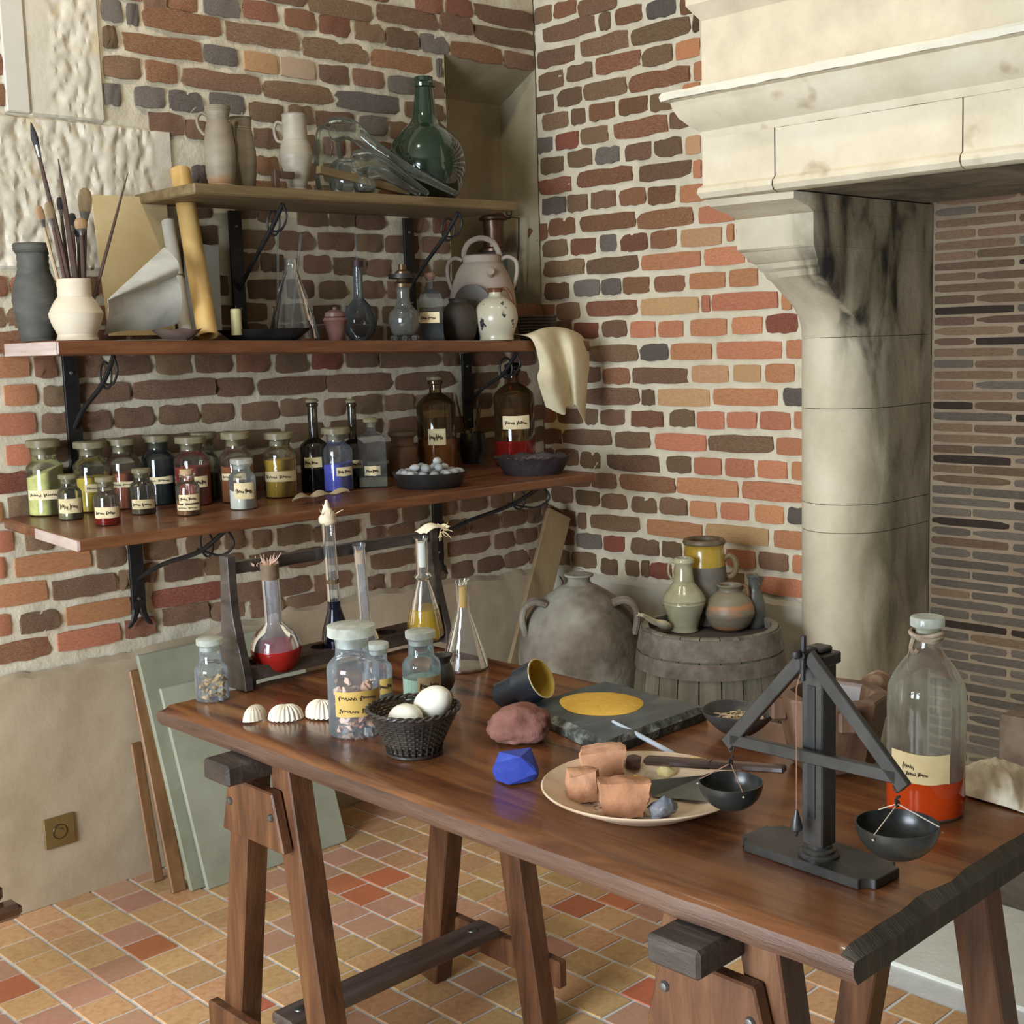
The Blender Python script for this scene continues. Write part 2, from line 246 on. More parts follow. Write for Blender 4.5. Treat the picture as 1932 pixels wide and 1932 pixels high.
# ------------------------------------------------------------------ palette
m_mortar = M('lime_mortar', [(.50, .43, .30), (.60, .53, .39), (.66, .59, .45)], 9, .92, .5, 55, bdist=.006)
m_plaster = M('old_plaster', [(.36, .275, .17), (.44, .345, .225), (.50, .40, .275)], 3.2, .9, .25, 24, bdist=.006)
BR = {
 'r': M('brick_red_rough', [(.25, .09, .042), (.43, .18, .09), (.50, .29, .17)], 26, .9, 1, 60, vary=.22, huevar=.012, bdist=.009, spots=((.5, .40, .30), 30, .62, .08)),
 'b': M('brick_brown_rough', [(.21, .108, .055), (.36, .20, .108), (.44, .295, .18)], 26, .9, 1, 60, vary=.22, huevar=.012, bdist=.009, spots=((.5, .41, .32), 28, .64, .08)),
 's': M('brick_orange_smooth', [(.33, .125, .06), (.45, .18, .085), (.49, .225, .12)], 16, .85, .35, 90, vary=.16, huevar=.01, bdist=.003),
 'o': M('brick_tan_smooth', [(.38, .20, .09), (.47, .26, .125), (.50, .30, .16)], 16, .85, .35, 90, vary=.1, huevar=.008, bdist=.003),
 'g': M('brick_grey_rough', [(.16, .125, .10), (.28, .225, .185), (.38, .32, .27)], 24, .9, 1, 60, vary=.25, bdist=.009),
 'd': M('brick_dark_red', [(.17, .05, .03), (.30, .09, .05), (.40, .18, .12)], 24, .9, .8, 60, vary=.15, bdist=.007),
 't': M('brick_pale_beige', [(.42, .29, .19), (.48, .34, .23)], 16, .9, .3, 60, bdist=.003)}
m_tuff = M('pale_limestone', [(.50, .43, .31), (.60, .52, .38), (.66, .59, .46)], 5, .88, .45, 38, bdist=.004, spots=((.42, .33, .22), 9, .66, .1))
m_tuffw = M('white_limestone_edge', [(.62, .57, .46), (.72, .68, .57)], 5, .88, .5, 38, bdist=.005)
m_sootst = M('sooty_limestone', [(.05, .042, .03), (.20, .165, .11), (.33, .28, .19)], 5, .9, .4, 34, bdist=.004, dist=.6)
m_thin = M('fireback_brick', [(.15, .085, .045), (.25, .15, .085), (.30, .19, .115)], 14, .92, .8, 60, vary=.3, huevar=.012, bdist=.006)
m_thing = M('fireback_brick_sooty', [(.11, .085, .06), (.19, .15, .11), (.25, .20, .15)], 14, .92, .8, 60, vary=.22, bdist=.006)
m_thind = M('fireback_brick_burnt', [(.03, .02, .014), (.07, .04, .025)], 14, .9, .8, 60, bdist=.006)
m_thinmort = M('fireback_mortar', [(.22, .16, .10), (.32, .24, .155)], 8, .95, .6, 50, bdist=.006)
m_tile = [M('terracotta_tile', [(.48, .25, .11), (.58, .34, .16), (.62, .39, .20)], 7, .42, .18, 60, vary=.14, huevar=.012, bdist=.002, rvar=.1),
          M('terracotta_tile_red', [(.46, .13, .055), (.52, .19, .085)], 7, .42, .18, 60, vary=.12, huevar=.008, bdist=.002, rvar=.1),
          M('terracotta_tile_pink', [(.48, .24, .155), (.56, .31, .20)], 7, .42, .18, 60, vary=.1, huevar=.01, bdist=.002, rvar=.1)]
m_grout = M('floor_grout', [(.60, .61, .60), (.70, .71, .70)], 20, .45, .2, 80)
m_hearth = M('pale_stone_slab', [(.60, .60, .52), (.70, .70, .62)], 9, .8, .3, 60, bdist=.003)
def wood(name, cols, rough=.45, stretch=(1, 1, 1), coat=0, bump=.25, scale=6, vary=0, rvar=.12):
    return M(name, cols, scale, rough, bump, 22, stretch=stretch, coat=coat, bdist=.002, detail=8, rvar=rvar, dist=.35, vary=vary)
# ------------------------------------------------------------------ walls
WY, WX = 3.367, 3.444
def rough_plane(u0, u1, z0, z1, nu, nv, fn, amp, hole=None, freq=14):
    """gridded wall skin, its face pushed in and out a few millimetres"""
    bm = bmesh.new(); g = {}
    us = [u0+(u1-u0)*i/nu for i in range(nu+1)]; zs = [z0+(z1-z0)*j/nv for j in range(nv+1)]
    if hole:
        for k, arr in ((0, us), (1, us), (2, zs), (3, zs)):
            i = min(range(len(arr)), key=lambda q: abs(arr[q]-hole[k])); arr[i] = hole[k]
    for i, u in enumerate(us):
        for j, z in enumerate(zs):
            q = V((u, z, 0)); d = amp*(NZ.noise(q*freq)+.7*NZ.noise(q*freq*2.7+V((5, 5, 5))))
            g[i, j] = bm.verts.new(fn(u, z, d))
    for i in range(nu):
        for j in range(nv):
            if hole and us[i] >= hole[0]-1e-6 and us[i+1] <= hole[1]+1e-6 and zs[j] >= hole[2]-1e-6 and zs[j+1] <= hole[3]+1e-6: continue
            bm.faces.new((g[i, j], g[i+1, j], g[i+1, j+1], g[i, j+1]))
    return bm
NX0, NX1, NZ0, NZ1, ND = 3.006, 3.438, 1.60, 2.455, .185
wall_left = struct('wall_left', rough_plane(-2.4, WX, .0, 3.4, 330, 190, lambda u, z, d: V((u, WY+.004-d, z)), .0045, (NX0, NX1, NZ0, NZ1)), m_mortar)
wall_right = struct('wall_right', rough_plane(2.12, WY+ND+.02, 0, 3.4, 120, 190, lambda u, z, d: V((WX+.004-d, u, z)), .0045), m_mortar)
def brick_mesh(kind, seed):
    """one brick face: 1 x 1 in plane, +z out of the wall; worn arrises, spalled when rough"""
    rg = random.Random(seed); bm = bmesh.new(); nu, nv = (5, 3) if kind else (4, 2)
    amp = (.0065 if kind else .0012); g = {}
    for i in range(nu+1):
        for j in range(nv+1):
            u, v = i/nu, j/nv; e = (i in (0, nu))+(j in (0, nv))
            q = V((u*3+seed*7.7, v*1.6, seed))
            h = amp*1.6*NZ.noise(q*1.7)-(.002 if e == 1 else .0045 if e == 2 else 0)*(1.4 if kind else 1)
            ju, jv = rg.uniform(-1, 1)*(.018 if kind else .006), rg.uniform(-1, 1)*(.05 if kind else .018)
            if e == 2: ju += (.012 if i == 0 else -.012); jv += (.05 if j == 0 else -.05)
            g[i, j] = bm.verts.new((u-.5+ju, v-.5+jv, h))
    for i in range(nu):
        for j in range(nv): bm.faces.new((g[i, j], g[i+1, j], g[i+1, j+1], g[i, j+1]))
    ed = [e for e in bm.edges if len(e.link_faces) == 1]
    r = bmesh.ops.extrude_edge_only(bm, edges=ed)
    for v in r['geom']:
        if isinstance(v, bmesh.types.BMVert): v.co.z = -.02
    bmesh.ops.recalc_face_normals(bm, faces=bm.faces)
    me = bpy.data.meshes.new('brick'); bm.to_mesh(me); bm.free(); me.materials.append(m_mortar)
    me.polygons.foreach_set('use_smooth', [True]*len(me.polygons)); me.set_sharp_from_angle(angle=.7)
    return me
ROUGH = [brick_mesh(1, k) for k in range(10)]; SMOOTH = [brick_mesh(0, k+30) for k in range(6)]
THINB = [brick_mesh(0, k+60) for k in range(4)]
def brick(parent, me, mat, loc, size, axis):
    o = bpy.data.objects.new('brick', me); C.objects.link(o); o.parent = parent
    o.material_slots[0].link = 'OBJECT'; o.material_slots[0].material = mat
    o.location = loc; o.rotation_euler = (pi/2, 0, 0) if axis == 'y' else (pi/2, 0, -pi/2)
    o.scale = (size[0], size[1], 1); return o
rg = random.Random(3)
for tok in BRICKS.split(';'):
    w = tok[0]; a = tok[1:].split(','); u0, L, z, c = int(a[0])/1000, int(a[1])/1000, int(a[2])/1000, a[3]
    u = u0+L/2
    if c in ('', 'f'): c = rg.choice('bbbbrrg' if w == 'L' else ('sssbo' if u < 2.75 and z < 1.9 else 'bbrb'))
    me = rg.choice(SMOOTH if c in 'sot' else ROUGH)
    h = .0565*rg.uniform(.95, 1.05); out = rg.uniform(.003, .0075)
    if w == 'L':
        if z < .70+.03*sin(u*5) and u > 1.2 and z < .69: continue
        brick(wall_left, me, BR[c], (u, WY-out, z), (L+.002, h), 'y')
    else: brick(wall_right, me, BR[c], (WX-out, u, z), (L+.002, h), 'x')
# lime-plastered dado with a ragged top edge
def dado(u0, u1, fn, top, n):
    def f(a, b):
        u = u0+(u1-u0)*a; t = top(u)+.018*NZ.noise(V((u*9, 1, 0)))+.008*NZ.noise(V((u*31, 2, 0)))
        z = t*b; d = .004*NZ.noise(V((u*4, z*4, 7)))+.002*NZ.noise(V((u*15, z*15, 7)))
        return fn(u, z, (.019 if b < .995 else .002)+d)
    return sheet(f, n, 44)
pl = struct('plaster', dado(-2.3, WX, lambda u, z, d: V((u, WY-d, z)), lambda u: .672+.02*sin(u*3.1), 240), m_plaster, wall_left)
pr = struct('plaster', dado(2.12, WY-.02, lambda u, z, d: V((WX-d, u, z)), lambda u: .655+.012*sin(u*8), 70), M('grey_plaster', [(.40, .37, .29), (.50, .47, .38)], 4, .9, .25, 24, bdist=.005), wall_right)
# dressed stone quoins with pecked faces
m_peck = M('pecked_limestone', [(.48, .42, .32), (.60, .54, .43), (.66, .60, .49)], 6, .9, .35, 60, bdist=.004, spots=((.58, .47, .29), 11, .60, .1))
m_dress = M('dressed_limestone', [(.56, .51, .43), (.63, .59, .51)], 4, .9, .2, 60, bdist=.003)
def quoin(x0, x1, z0, z1, seed, pl_, pr_):
    nu, nv = int((x1-x0)/.006), int((z1-z0)/.006)
    def f(a, b):
        x, z = x0+(x1-x0)*a, z0+(z1-z0)*b; e = min(a*(x1-x0), (1-a)*(x1-x0), b*(z1-z0), (1-b)*(z1-z0))
        k = min(1, max(0, (a*(x1-x0)-pl_)/.03))*min(1, max(0, ((1-a)*(x1-x0)-pr_)/.03))
        q = V((x*36+seed, z*21, 3)); ch = max(0, NZ.noise(q)+.15)*.010+max(0, NZ.noise(q*1.9+V((9, 0, 0))))*.009
        return V((x, WY-.006+(0.008 if e < .003 else 0)+k*(ch-.003), z))
    o = struct('stone_block', sheet(f, nu, nv), m_peck, wall_left, .5); return o
quoin(1.556, 1.765, 2.118, 2.75, 1, .05, .012)
quoin(1.30, 1.962, 1.722, 2.112, 8, .02, .05)
quoin(1.05, 1.40, 1.30, 1.715, 14, .02, .05) if False else None
struct('stone_block', box(1.490, 1.552, WY-.012, WY+.02, 2.12, 2.75, .003), m_dress, wall_left)
# niche beside the corner
m_niche = M('niche_plaster', [(.29, .24, .145), (.37, .31, .20), (.44, .38, .27)], 4, .92, .3, 26, bdist=.005)
def quad(a, b, c, d, n=12, amp=.004):
    a, b, c, d = map(V, (a, b, c, d)); nn = (b-a).cross(d-a).normalized()
    return sheet(lambda s, t: (a*(1-s)+b*s)*(1-t)+(d*(1-s)+c*s)*t+nn*amp*NZ.noise(V((s*5, t*7, a.x*9))), n, n)
y0, y1 = WY, WY+ND
struct('niche', join(quad((NX0, y1, NZ0), (NX1, y1, NZ0), (NX1, y1, NZ1-.1), (NX0, y1, NZ1-.1)), quad((NX0, y0, NZ0), (NX0, y1, NZ0), (NX0, y1, NZ1-.1), (NX0, y0, NZ1)),
     quad((NX1, y1, NZ0), (NX1, y0, NZ0), (NX1, y0, NZ1), (NX1, y1, NZ1-.1)), quad((NX0, y1, NZ1-.1), (NX1, y1, NZ1-.1), (NX1, y0, NZ1), (NX0, y0, NZ1)),
     quad((NX0, y0, NZ0), (NX1, y0, NZ0), (NX1, y1, NZ0), (NX0, y1, NZ0))), m_niche, wall_left)
# the rest of the room, behind and beside the camera
m_room = M('limewash', [(.28, .24, .18), (.34, .30, .23)], 2, .9)
ceiling = struct('ceiling', box(-2.4, 4.4, -2.6, 3.6, 3.4, 3.5), m_room)
wb = struct('wall_back', box(-2.4, 4.4, -2.7, -2.6, 0, 3.4), m_room)
ws = struct('wall_side', join(box(-2.5, -2.4, -2.7, .4, 0, 3.4), box(-2.5, -2.4, 2.2, 3.4, 0, 3.4), box(-2.5, -2.4, .4, 2.2, 0, .6), box(-2.5, -2.4, .4, 2.2, 2.5, 3.4)), m_room)
# ------------------------------------------------------------------ floor of square terracotta tiles
floor = struct('floor', box(-2.4, 4.4, -2.6, 3.45, -.05, -.003), m_grout)
TX, TY = .1131, .1083
def tile_mesh(seed):
    bm = box(-.5, .5, -.5, .5, -.02, .0); rg = random.Random(seed)
    for v in bm.verts: v.co.x += rg.uniform(-.008, .008); v.co.y += rg.uniform(-.008, .008)
    top = [e for e in bm.edges if all(v.co.z > -.001 for v in e.verts)]
    bmesh.ops.bevel(bm, geom=top, offset=.02, segments=1, affect='EDGES')
    for v in bm.verts:
        if -.02 > v.co.z > -.001: pass
        if v.co.z < -.0205: v.co.z = -.02
    for v in bm.verts:
        if -.019 > v.co.z or v.co.z > -.0005: continue
        v.co.z = -.0022
    me = bpy.data.meshes.new('tile'); bm.to_mesh(me); bm.free(); me.materials.append(m_tile[0]); return me
TILES = [tile_mesh(k) for k in range(6)]
spots_ = []
for i in range(-14, 26):
    for j in range(-8, 34):
        x = 1.3248+(i+.5)*TX; y = 3.1356-(j+.5+(.5 if i % 2 else 0))*TY-(.006*sin(i*2.1))
        if not (-.4 < x < 3.5 and .1 < y < 3.37): continue
        if x > 2.66-TX/2+.01 and y < 1.62: continue
        p = V((x, y, 0))-V((0, 0, HC)); d = p.dot(_f)
        if d < .5: continue
        px, py = 966+FPX*p.dot(_r)/d, 966-FPX*p.dot(_u)/d
        vis = -60 < px < 1992 and py < 2010
        spots_.append((0 if vis else 1, d, x, y))
spots_.sort(); tb = bmesh.new()
for k, (nv, d, x, y) in enumerate(spots_):
    rt = random.random(); mt = m_tile[1] if rt < .07 else m_tile[2] if rt < .30 else m_tile[0]
    ym = min(y, 3.36-TY/2) if y > 3.3 else y
    if k < 300:
        o = bpy.data.objects.new('tile', random.choice(TILES)); C.objects.link(o); o.parent = floor
        o.material_slots[0].link = 'OBJECT'; o.material_slots[0].material = mt
        o.location = (x, y, random.uniform(-.0006, .0006)); o.scale = (TX-.0075, TY-.0055, 1)
    else:
        b = box(x-TX/2+.004, x+TX/2-.004, y-TY/2+.003, y+TY/2-.003, -.02, 0, 0)
        me = bpy.data.meshes.new('t'); b.to_mesh(me); b.free(); tb.from_mesh(me); bpy.data.meshes.remove(me)
if len(spots_) > 300:
    o = obj('tile', tb, m_tile[0], floor, 0); o['kind'] = 'stuff'
obj('hearth_slab', box(2.662, 4.3, -.6, 1.62, -.03, .006, .004), m_hearth, floor)
# ------------------------------------------------------------------ chimneypiece
fp = thing('fireplace', 'monumental pale limestone fireplace with moulded mantel, corbel and round sooty jamb', 'fireplace', (0, 0, 0))
YL, YR, XB = 2.262, 1.985, 3.735
def stack(prof, xf_, yl, y_end=-.4, x_back=3.72):
    """stone course: section (overhang, height) run along the front and mitred round the end"""
    bm = bmesh.new(); rows_ = []
    for p, z in prof:
        rows_.append([bm.verts.new(c) for c in ((xf_-p, y_end, z), (xf_-p, yl+p, z), (x_back, yl+p, z))])
    for a, b in zip(rows_, rows_[1:]):
        for k in range(2): bm.faces.new((a[k], a[k+1], b[k+1], b[k]))
    for rr in (rows_[0], rows_[-1]):
        e = bm.verts.new((x_back, y_end, rr[0].co.z)); bm.faces.new((*rr, e))
    bmesh.ops.recalc_face_normals(bm, faces=bm.faces); return bm
def ragged(bm, amp, freq=20, cuts=40):
    ed = [e for e in bm.edges if abs(e.verts[0].co.y-e.verts[1].co.y) > .5]
    bmesh.ops.subdivide_edges(bm, edges=ed, cuts=cuts, use_grid_fill=True)
    for v in bm.verts: v.co += V((NZ.noise(v.co*freq), NZ.noise(v.co*freq+V((9, 0, 0))), NZ.noise(v.co*freq+V((0, 9, 0)))))*amp
    return bm
XL = 2.962
obj('hood', stack([(0, 2.10), (0, 2.345), (.012, 2.36), (.03, 2.385), (.03, 2.40), (.045, 2.42), (.045, 2.9)], XL, YL), m_tuff, fp, .5)
for yj, zz in ((1.965, 2.345), (1.66, 2.345)): pass
obj('cornice', ragged(stack([(-.02, 2.03), (.0, 2.032), (.004, 2.045), (.004, 2.052), (.022, 2.065), (.046, 2.09), (.058, 2.115), (.062, 2.132), (.078, 2.136)], XL, YL), .0012), m_tuff, fp, .4)
obj('cornice_top_edge', ragged(stack([(.07, 2.1365), (.080, 2.137), (.083, 2.150), (.078, 2.158), (.0, 2.162)], XL, YL), .0035, 30, 60), m_tuffw, fp, .5)
def course(y0, y1, end=False):
    sec = [(-.03, 1.868), (-.012, 1.868), (.004, 1.873), (.012, 1.886), (.010, 1.899), (.0, 1.908), (.0, 2.031), (-.1, 2.031)]
    if end: return stack(sec, XL, YL, y0)
    bm = bmesh.new(); a = [bm.verts.new((XL-p, y0, z)) for p, z in sec]; b = [bm.verts.new((XL-p, y1, z)) for p, z in sec]
    for k in range(len(sec)-1): bm.faces.new((a[k], a[k+1], b[k+1], b[k]))
    bm.faces.new(a[::-1]); bm.faces.new(b); bmesh.ops.recalc_face_normals(bm, faces=bm.faces); return bm
obj('lintel_block', ragged(course(2.027, 0, True), .0015, 25, 20), m_tuff, fp, .5)
obj('lintel_block', ragged(course(1.503, 2.0235), .0015, 25, 20), m_tuff, fp, .5)
obj('lintel_block', ragged(course(.55, 1.4995), .0015, 25, 30), m_tuff, fp, .5)
obj('lintel_block', ragged(course(-.4, .5465), .0015, 25, 30), m_tuff, fp, .5)
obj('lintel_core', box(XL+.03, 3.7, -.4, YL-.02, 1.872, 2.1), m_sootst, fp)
def cx(px, py): return ony(px, py, YL)
# corbel: square block above, mouldings, then a hollow sweep that turns into the round shaft
CC, CR = V((3.5, 2.1235)), .1385
def foot(k, xl, xr, n=28):
    """plan of the jamb: k=0 square front (corners xl, xr), k=1 half round"""
    pts = []
    for i in range(n+1):
        t = i/n; a = pi/2+pi*t
        cxy = V((CC.x+CR*1.12*cos(a), CC.y+CR*sin(a)))
        if t < .2: q = V((XB*0+3.5+(xl-3.5)*(t/.2), YL))
        elif t < .8: s = (t-.2)/.6; q = V((xl+(xr-xl)*s, YL+(YR-YL)*s))
        else: q = V((xr+(3.5-xr)*((t-.8)/.2), YR))
        pts.append(q*(1-k)+cxy*k)
    return [V((XB, YL))]+pts+[V((XB, YR))]
def loft(levels):
    bm = bmesh.new(); rr = []
    for z, pts in levels: rr.append([bm.verts.new((p.x, p.y, z)) for p in pts])
    for a, b in zip(rr, rr[1:]):
        for k in range(len(a)-1): bm.faces.new((a[k], a[k+1], b[k+1], b[k]))
    bm.faces.new(rr[0][::-1]); bm.faces.new(rr[-1]); bmesh.ops.recalc_face_normals(bm, faces=bm.faces); return bm
obj('corbel_moulding', loft([(1.868, foot(0, 2.965, 3.0)), (1.85, foot(0, 2.985, 3.0)), (1.842, foot(0, 3.02, 3.03)), (1.832, foot(0, 3.07, 3.07)), (1.82, foot(0, 3.105, 3.09))]), m_tuff, fp, .5)
obj('corbel_block', loft([(1.8195, foot(0, 3.108, 3.092)), (1.735, foot(0, 3.110, 3.094)), (1.728, foot(0, 3.125, 3.096))]), m_tuff, fp, .5)
obj('corbel', loft([(1.7275, foot(0, 3.13, 3.097)), (1.70, foot(.05, 3.165, 3.095)), (1.695, foot(.05, 3.19, 3.10)), (1.68, foot(.06, 3.205, 3.096)), (1.672, foot(.08, 3.225, 3.10)), (1.655, foot(.1, 3.24, 3.096)), (1.645, foot(.15, 3.26, 3.10)),
     (1.60, foot(.3, 3.32, 3.125)), (1.57, foot(.45, 3.37, 3.14)), (1.54, foot(.65, 3.40, 3.17)), (1.51, foot(.85, 3.43, 3.20)), (1.48, foot(1, 3.4, 3.3))]), m_tuff, fp, .5)
zs = [1.4795, 1.27, .985, .90, .45, 0]
for a, b in zip(zs, zs[1:]):
    obj('column_drum', loft([(a-.001, foot(1, 3.4, 3.3)), ((a+b)/2, foot(1, 3.4, 3.3)), (b+.001, foot(1, 3.4, 3.3))]), m_tuff, fp, .6)
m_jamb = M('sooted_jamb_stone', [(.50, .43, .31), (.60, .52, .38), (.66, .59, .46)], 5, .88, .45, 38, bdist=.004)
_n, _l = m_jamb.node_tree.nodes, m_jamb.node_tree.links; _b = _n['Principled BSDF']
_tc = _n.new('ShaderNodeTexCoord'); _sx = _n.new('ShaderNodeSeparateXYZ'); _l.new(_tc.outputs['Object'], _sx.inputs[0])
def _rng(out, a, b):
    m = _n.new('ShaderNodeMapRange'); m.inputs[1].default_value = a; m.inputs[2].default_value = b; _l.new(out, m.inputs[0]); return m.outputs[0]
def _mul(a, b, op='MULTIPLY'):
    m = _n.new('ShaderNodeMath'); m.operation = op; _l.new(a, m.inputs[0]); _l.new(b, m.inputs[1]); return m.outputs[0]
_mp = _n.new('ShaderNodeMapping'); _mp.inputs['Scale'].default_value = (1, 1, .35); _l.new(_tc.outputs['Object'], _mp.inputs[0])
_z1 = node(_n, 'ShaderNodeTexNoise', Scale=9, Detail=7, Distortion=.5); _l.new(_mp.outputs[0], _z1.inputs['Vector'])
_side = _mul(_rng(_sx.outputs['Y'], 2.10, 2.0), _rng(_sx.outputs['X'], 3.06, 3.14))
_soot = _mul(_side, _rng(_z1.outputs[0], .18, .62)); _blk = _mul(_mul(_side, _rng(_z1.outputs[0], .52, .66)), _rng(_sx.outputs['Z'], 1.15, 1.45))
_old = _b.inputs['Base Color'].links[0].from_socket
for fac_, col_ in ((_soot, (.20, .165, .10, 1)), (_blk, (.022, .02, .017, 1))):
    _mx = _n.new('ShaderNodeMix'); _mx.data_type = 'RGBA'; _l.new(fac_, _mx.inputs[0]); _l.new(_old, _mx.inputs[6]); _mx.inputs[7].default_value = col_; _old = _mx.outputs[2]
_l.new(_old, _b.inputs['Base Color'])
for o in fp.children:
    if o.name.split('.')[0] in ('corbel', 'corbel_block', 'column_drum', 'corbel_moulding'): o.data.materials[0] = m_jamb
# hearth wall of thin bricks
fb = obj('fireback', box(XB+.006, XB+.2, -.4, 2.3, 0, 2.4), m_thinmort, fp)
rg = random.Random(11)
for i in range(58):
    z = 1.905-.0323*i
    for k in range(2 if i % 2 else 3):
        if i % 2 == 0: u1, L = (1.978, .128) if k == 0 else (1.844-.262*(k-1), .25)
        else: u1, L = (1.978-.262*k, .25)
        mt = m_thing if rg.random() < min(.95, max(.05, (1.55-z)*1.1+.25*k-.1)) else m_thin
        if rg.random() < .06: mt = m_thind
        o = brick(fb, rg.choice(THINB), mt, (XB-.001+rg.uniform(0, .004), u1-L/2, z+.002*sin(i+k)), (L, .0235*rg.uniform(.92, 1.08)), 'x')
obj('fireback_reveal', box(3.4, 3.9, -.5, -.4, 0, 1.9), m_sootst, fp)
# ------------------------------------------------------------------ placing things: photo pixels give the spot on a real plane, sizes follow from depth
def put(px, py, z=None, y=None, x=None, r=0):
    p = onz(px, py, z) if z is not None else ony(px, py, y) if y is not None else onx(px, py, x)
    h = V((p.x, p.y, 0)).normalized(); s = mpp(p)
    if r: p = p+h*r*s; s = mpp(p)
    return p, atan2(h.y, h.x)-pi/2, s
def place(name, label, cat, px, py, z=None, y=None, x=None, r=0, group=None, zfix=None):
    p, rz, s = put(px, py, z, y, x, r)
    if zfix is not None: p.z = zfix
    return thing(name, label, cat, p, rz, group), s
def part(name, bm, mat, t, s=1, smooth=.6): return obj(name, bm, mat, t, smooth, scale=s)
def wpart(name, bm, mat, t, smooth=.6): bm.transform(Matrix.Translation(-V(t.location))); return obj(name, bm, mat, t, smooth)
def solo(name, label, cat, bm, mat, loc, smooth=.6, group=None, kind=None):
    bm.transform(Matrix.Translation(-V(loc))); return tag(obj(name, bm, mat, None, smooth, loc=loc), label, cat, group, kind)
m_paper = M('label_paper', [(.55, .42, .22), (.70, .57, .33), (.76, .65, .42)], 20, .85, .1, 60)
m_papery = M('amber_label_paper', [(.45, .27, .06), (.58, .38, .10)], 14, .7)
m_ink = M('brown_ink', [(.05, .03, .02)], 4, .8)
m_frost = glass('frosted_stopper', (.9, .9, .84), .55, (.80, .79, .68), .2)
m_dust = glass('dusty_stopper', (.8, .76, .6), .72, (.42, .36, .22), .3)
m_jar = glass('jar_glass', (.95, .97, .97), .09, (.75, .82, .86), .04)
m_jard = glass('dusty_jar_glass', (.94, .94, .89), .06, (.5, .47, .38), .06)
m_clear = glass('clear_glass', (.95, .97, .97), .07, (.7, .75, .75), .02)
def wrap(rad, a0, a1, h0, h1, wav=1.0, n=14):
    """paper curved round a jar; a=0 faces the room"""
    return sheet(lambda u, v: V((rad*sin(a0+(a1-a0)*u), -rad*cos(a0+(a1-a0)*u), h0+(h1-h0)*v+wav*NZ.noise(V((u*4, v*3, rad+h0)))*(1 if v in (0, 1) else 0))), n, 3)
def scrawl(fn, n=2, amp=.22, seed=0, w=.55):
    """pen strokes along a line of writing; fn maps (u, v) on the label to space"""
    rg = random.Random(seed); out = []
    x = .08
    for k in range(n):
        e = x+(.84/n)*rg.uniform(.7, .92); pts = []; m = 26
        for i in range(m+1):
            t = i/m; tall = .9 if i < 5 else .35+.35*(rg.random() < .2)
            pts.append(fn(x+(e-x)*t+.012*sin(i*1.9), .46+amp*tall*sin(i*1.57+seed)+.04*sin(t*5)))
        out.append(tube(pts, w, 4)); x = e+.84/n*.12
    return join(*out)
def label_on(t, s, rad, a0, a1, h0, h1, seed=0, lines=1, mat=None, ink=.5, words=2):
    lb = part('paper_label', wrap(rad*1.015, a0, a1, h0, h1), mat or m_paper, t, s)
    for k in range(lines):
        b0 = h0+(h1-h0)*(1-(k+1)/lines); b1 = h0+(h1-h0)*(1-k/lines)
        part('handwriting', scrawl(lambda u, v: V((rad*1.03*sin(a0+(a1-a0)*u), -rad*1.03*cos(a0+(a1-a0)*u), b0+(b1-b0)*v)), words, .24, seed+k, ink), m_ink, lb, s)
    return lb
def powder(name, c, var=.25): return M(name, [tuple(x*(1-var) for x in c), c, tuple(min(1, x*(1+var)) for x in c)], 30, .95, .5, 70, bdist=.002)
def jar(label, cx, yb, rad, ytop, ysh, rn, rl, z, mat=None, stop=None, fill=None, fh=.5, slope=0, lab=None, group=None, name='pigment_jar', fillname='powder', seed=0, cork=False, yneck=None):
    t, s = place(name, label, 'jar', cx, yb, z=z, r=rad, group=group)
    H = yb-ytop; hs = yb-ysh; hn = hs+(rad-rn)*.62; hl = H*.90
    prof = [(rad*.9, 0), (rad, rad*.09), (rad, hs-rad*.28), (rad*.97, hs-rad*.12), (rad*.84, hs+rad*.05), (rn*1.06, hn-1), (rn, hn+1), (rn*.97, hl-H*.09), (rn*1.02, hl-H*.03), (rn*1.12, hl-1.5), (rn*1.12, hl)]
    part('jar_body', lathe([(0, 0)]+prof, 32), mat or m_jard, t, s)
    st = [(rn*.9, hl-H*.1), (rn*.93, hl+.4), (rl, hl+1), (rl, H-1.2), (rl*.93, H), (0, H+.8)] if not cork else [(rn*.85, hl-3), (rn*.92, H), (0, H)]
    part('cork' if cork else 'stopper', lathe([(0, st[0][1])]+st, 28), M('cork', [(.38, .24, .12), (.50, .34, .18)], 30, .9, .3) if cork else (stop or m_dust), t, s)
    if fill:
        ri = rad*(1.004 if fillname == 'liquid' else .972); hf = hs*fh; b = lathe([(0, 1), (ri*.93, 1), (ri, rad*.12), (ri, hf*.5), (ri, hf), (ri*.6, hf+.6), (0, hf+1)], 28)
        for v in b.verts:
            if v.co.z > hf-.5: v.co.z += -slope*v.co.x+.05*rad*NZ.noise(v.co*.12)
        part(fillname, b, fill, t, s)
    if lab:
        for k, (a0, a1, h0, h1, ln) in enumerate(lab): label_on(t, s, rad, a0, a1, hs*h0, hs*h1, seed+k*5, ln)
    return t, s
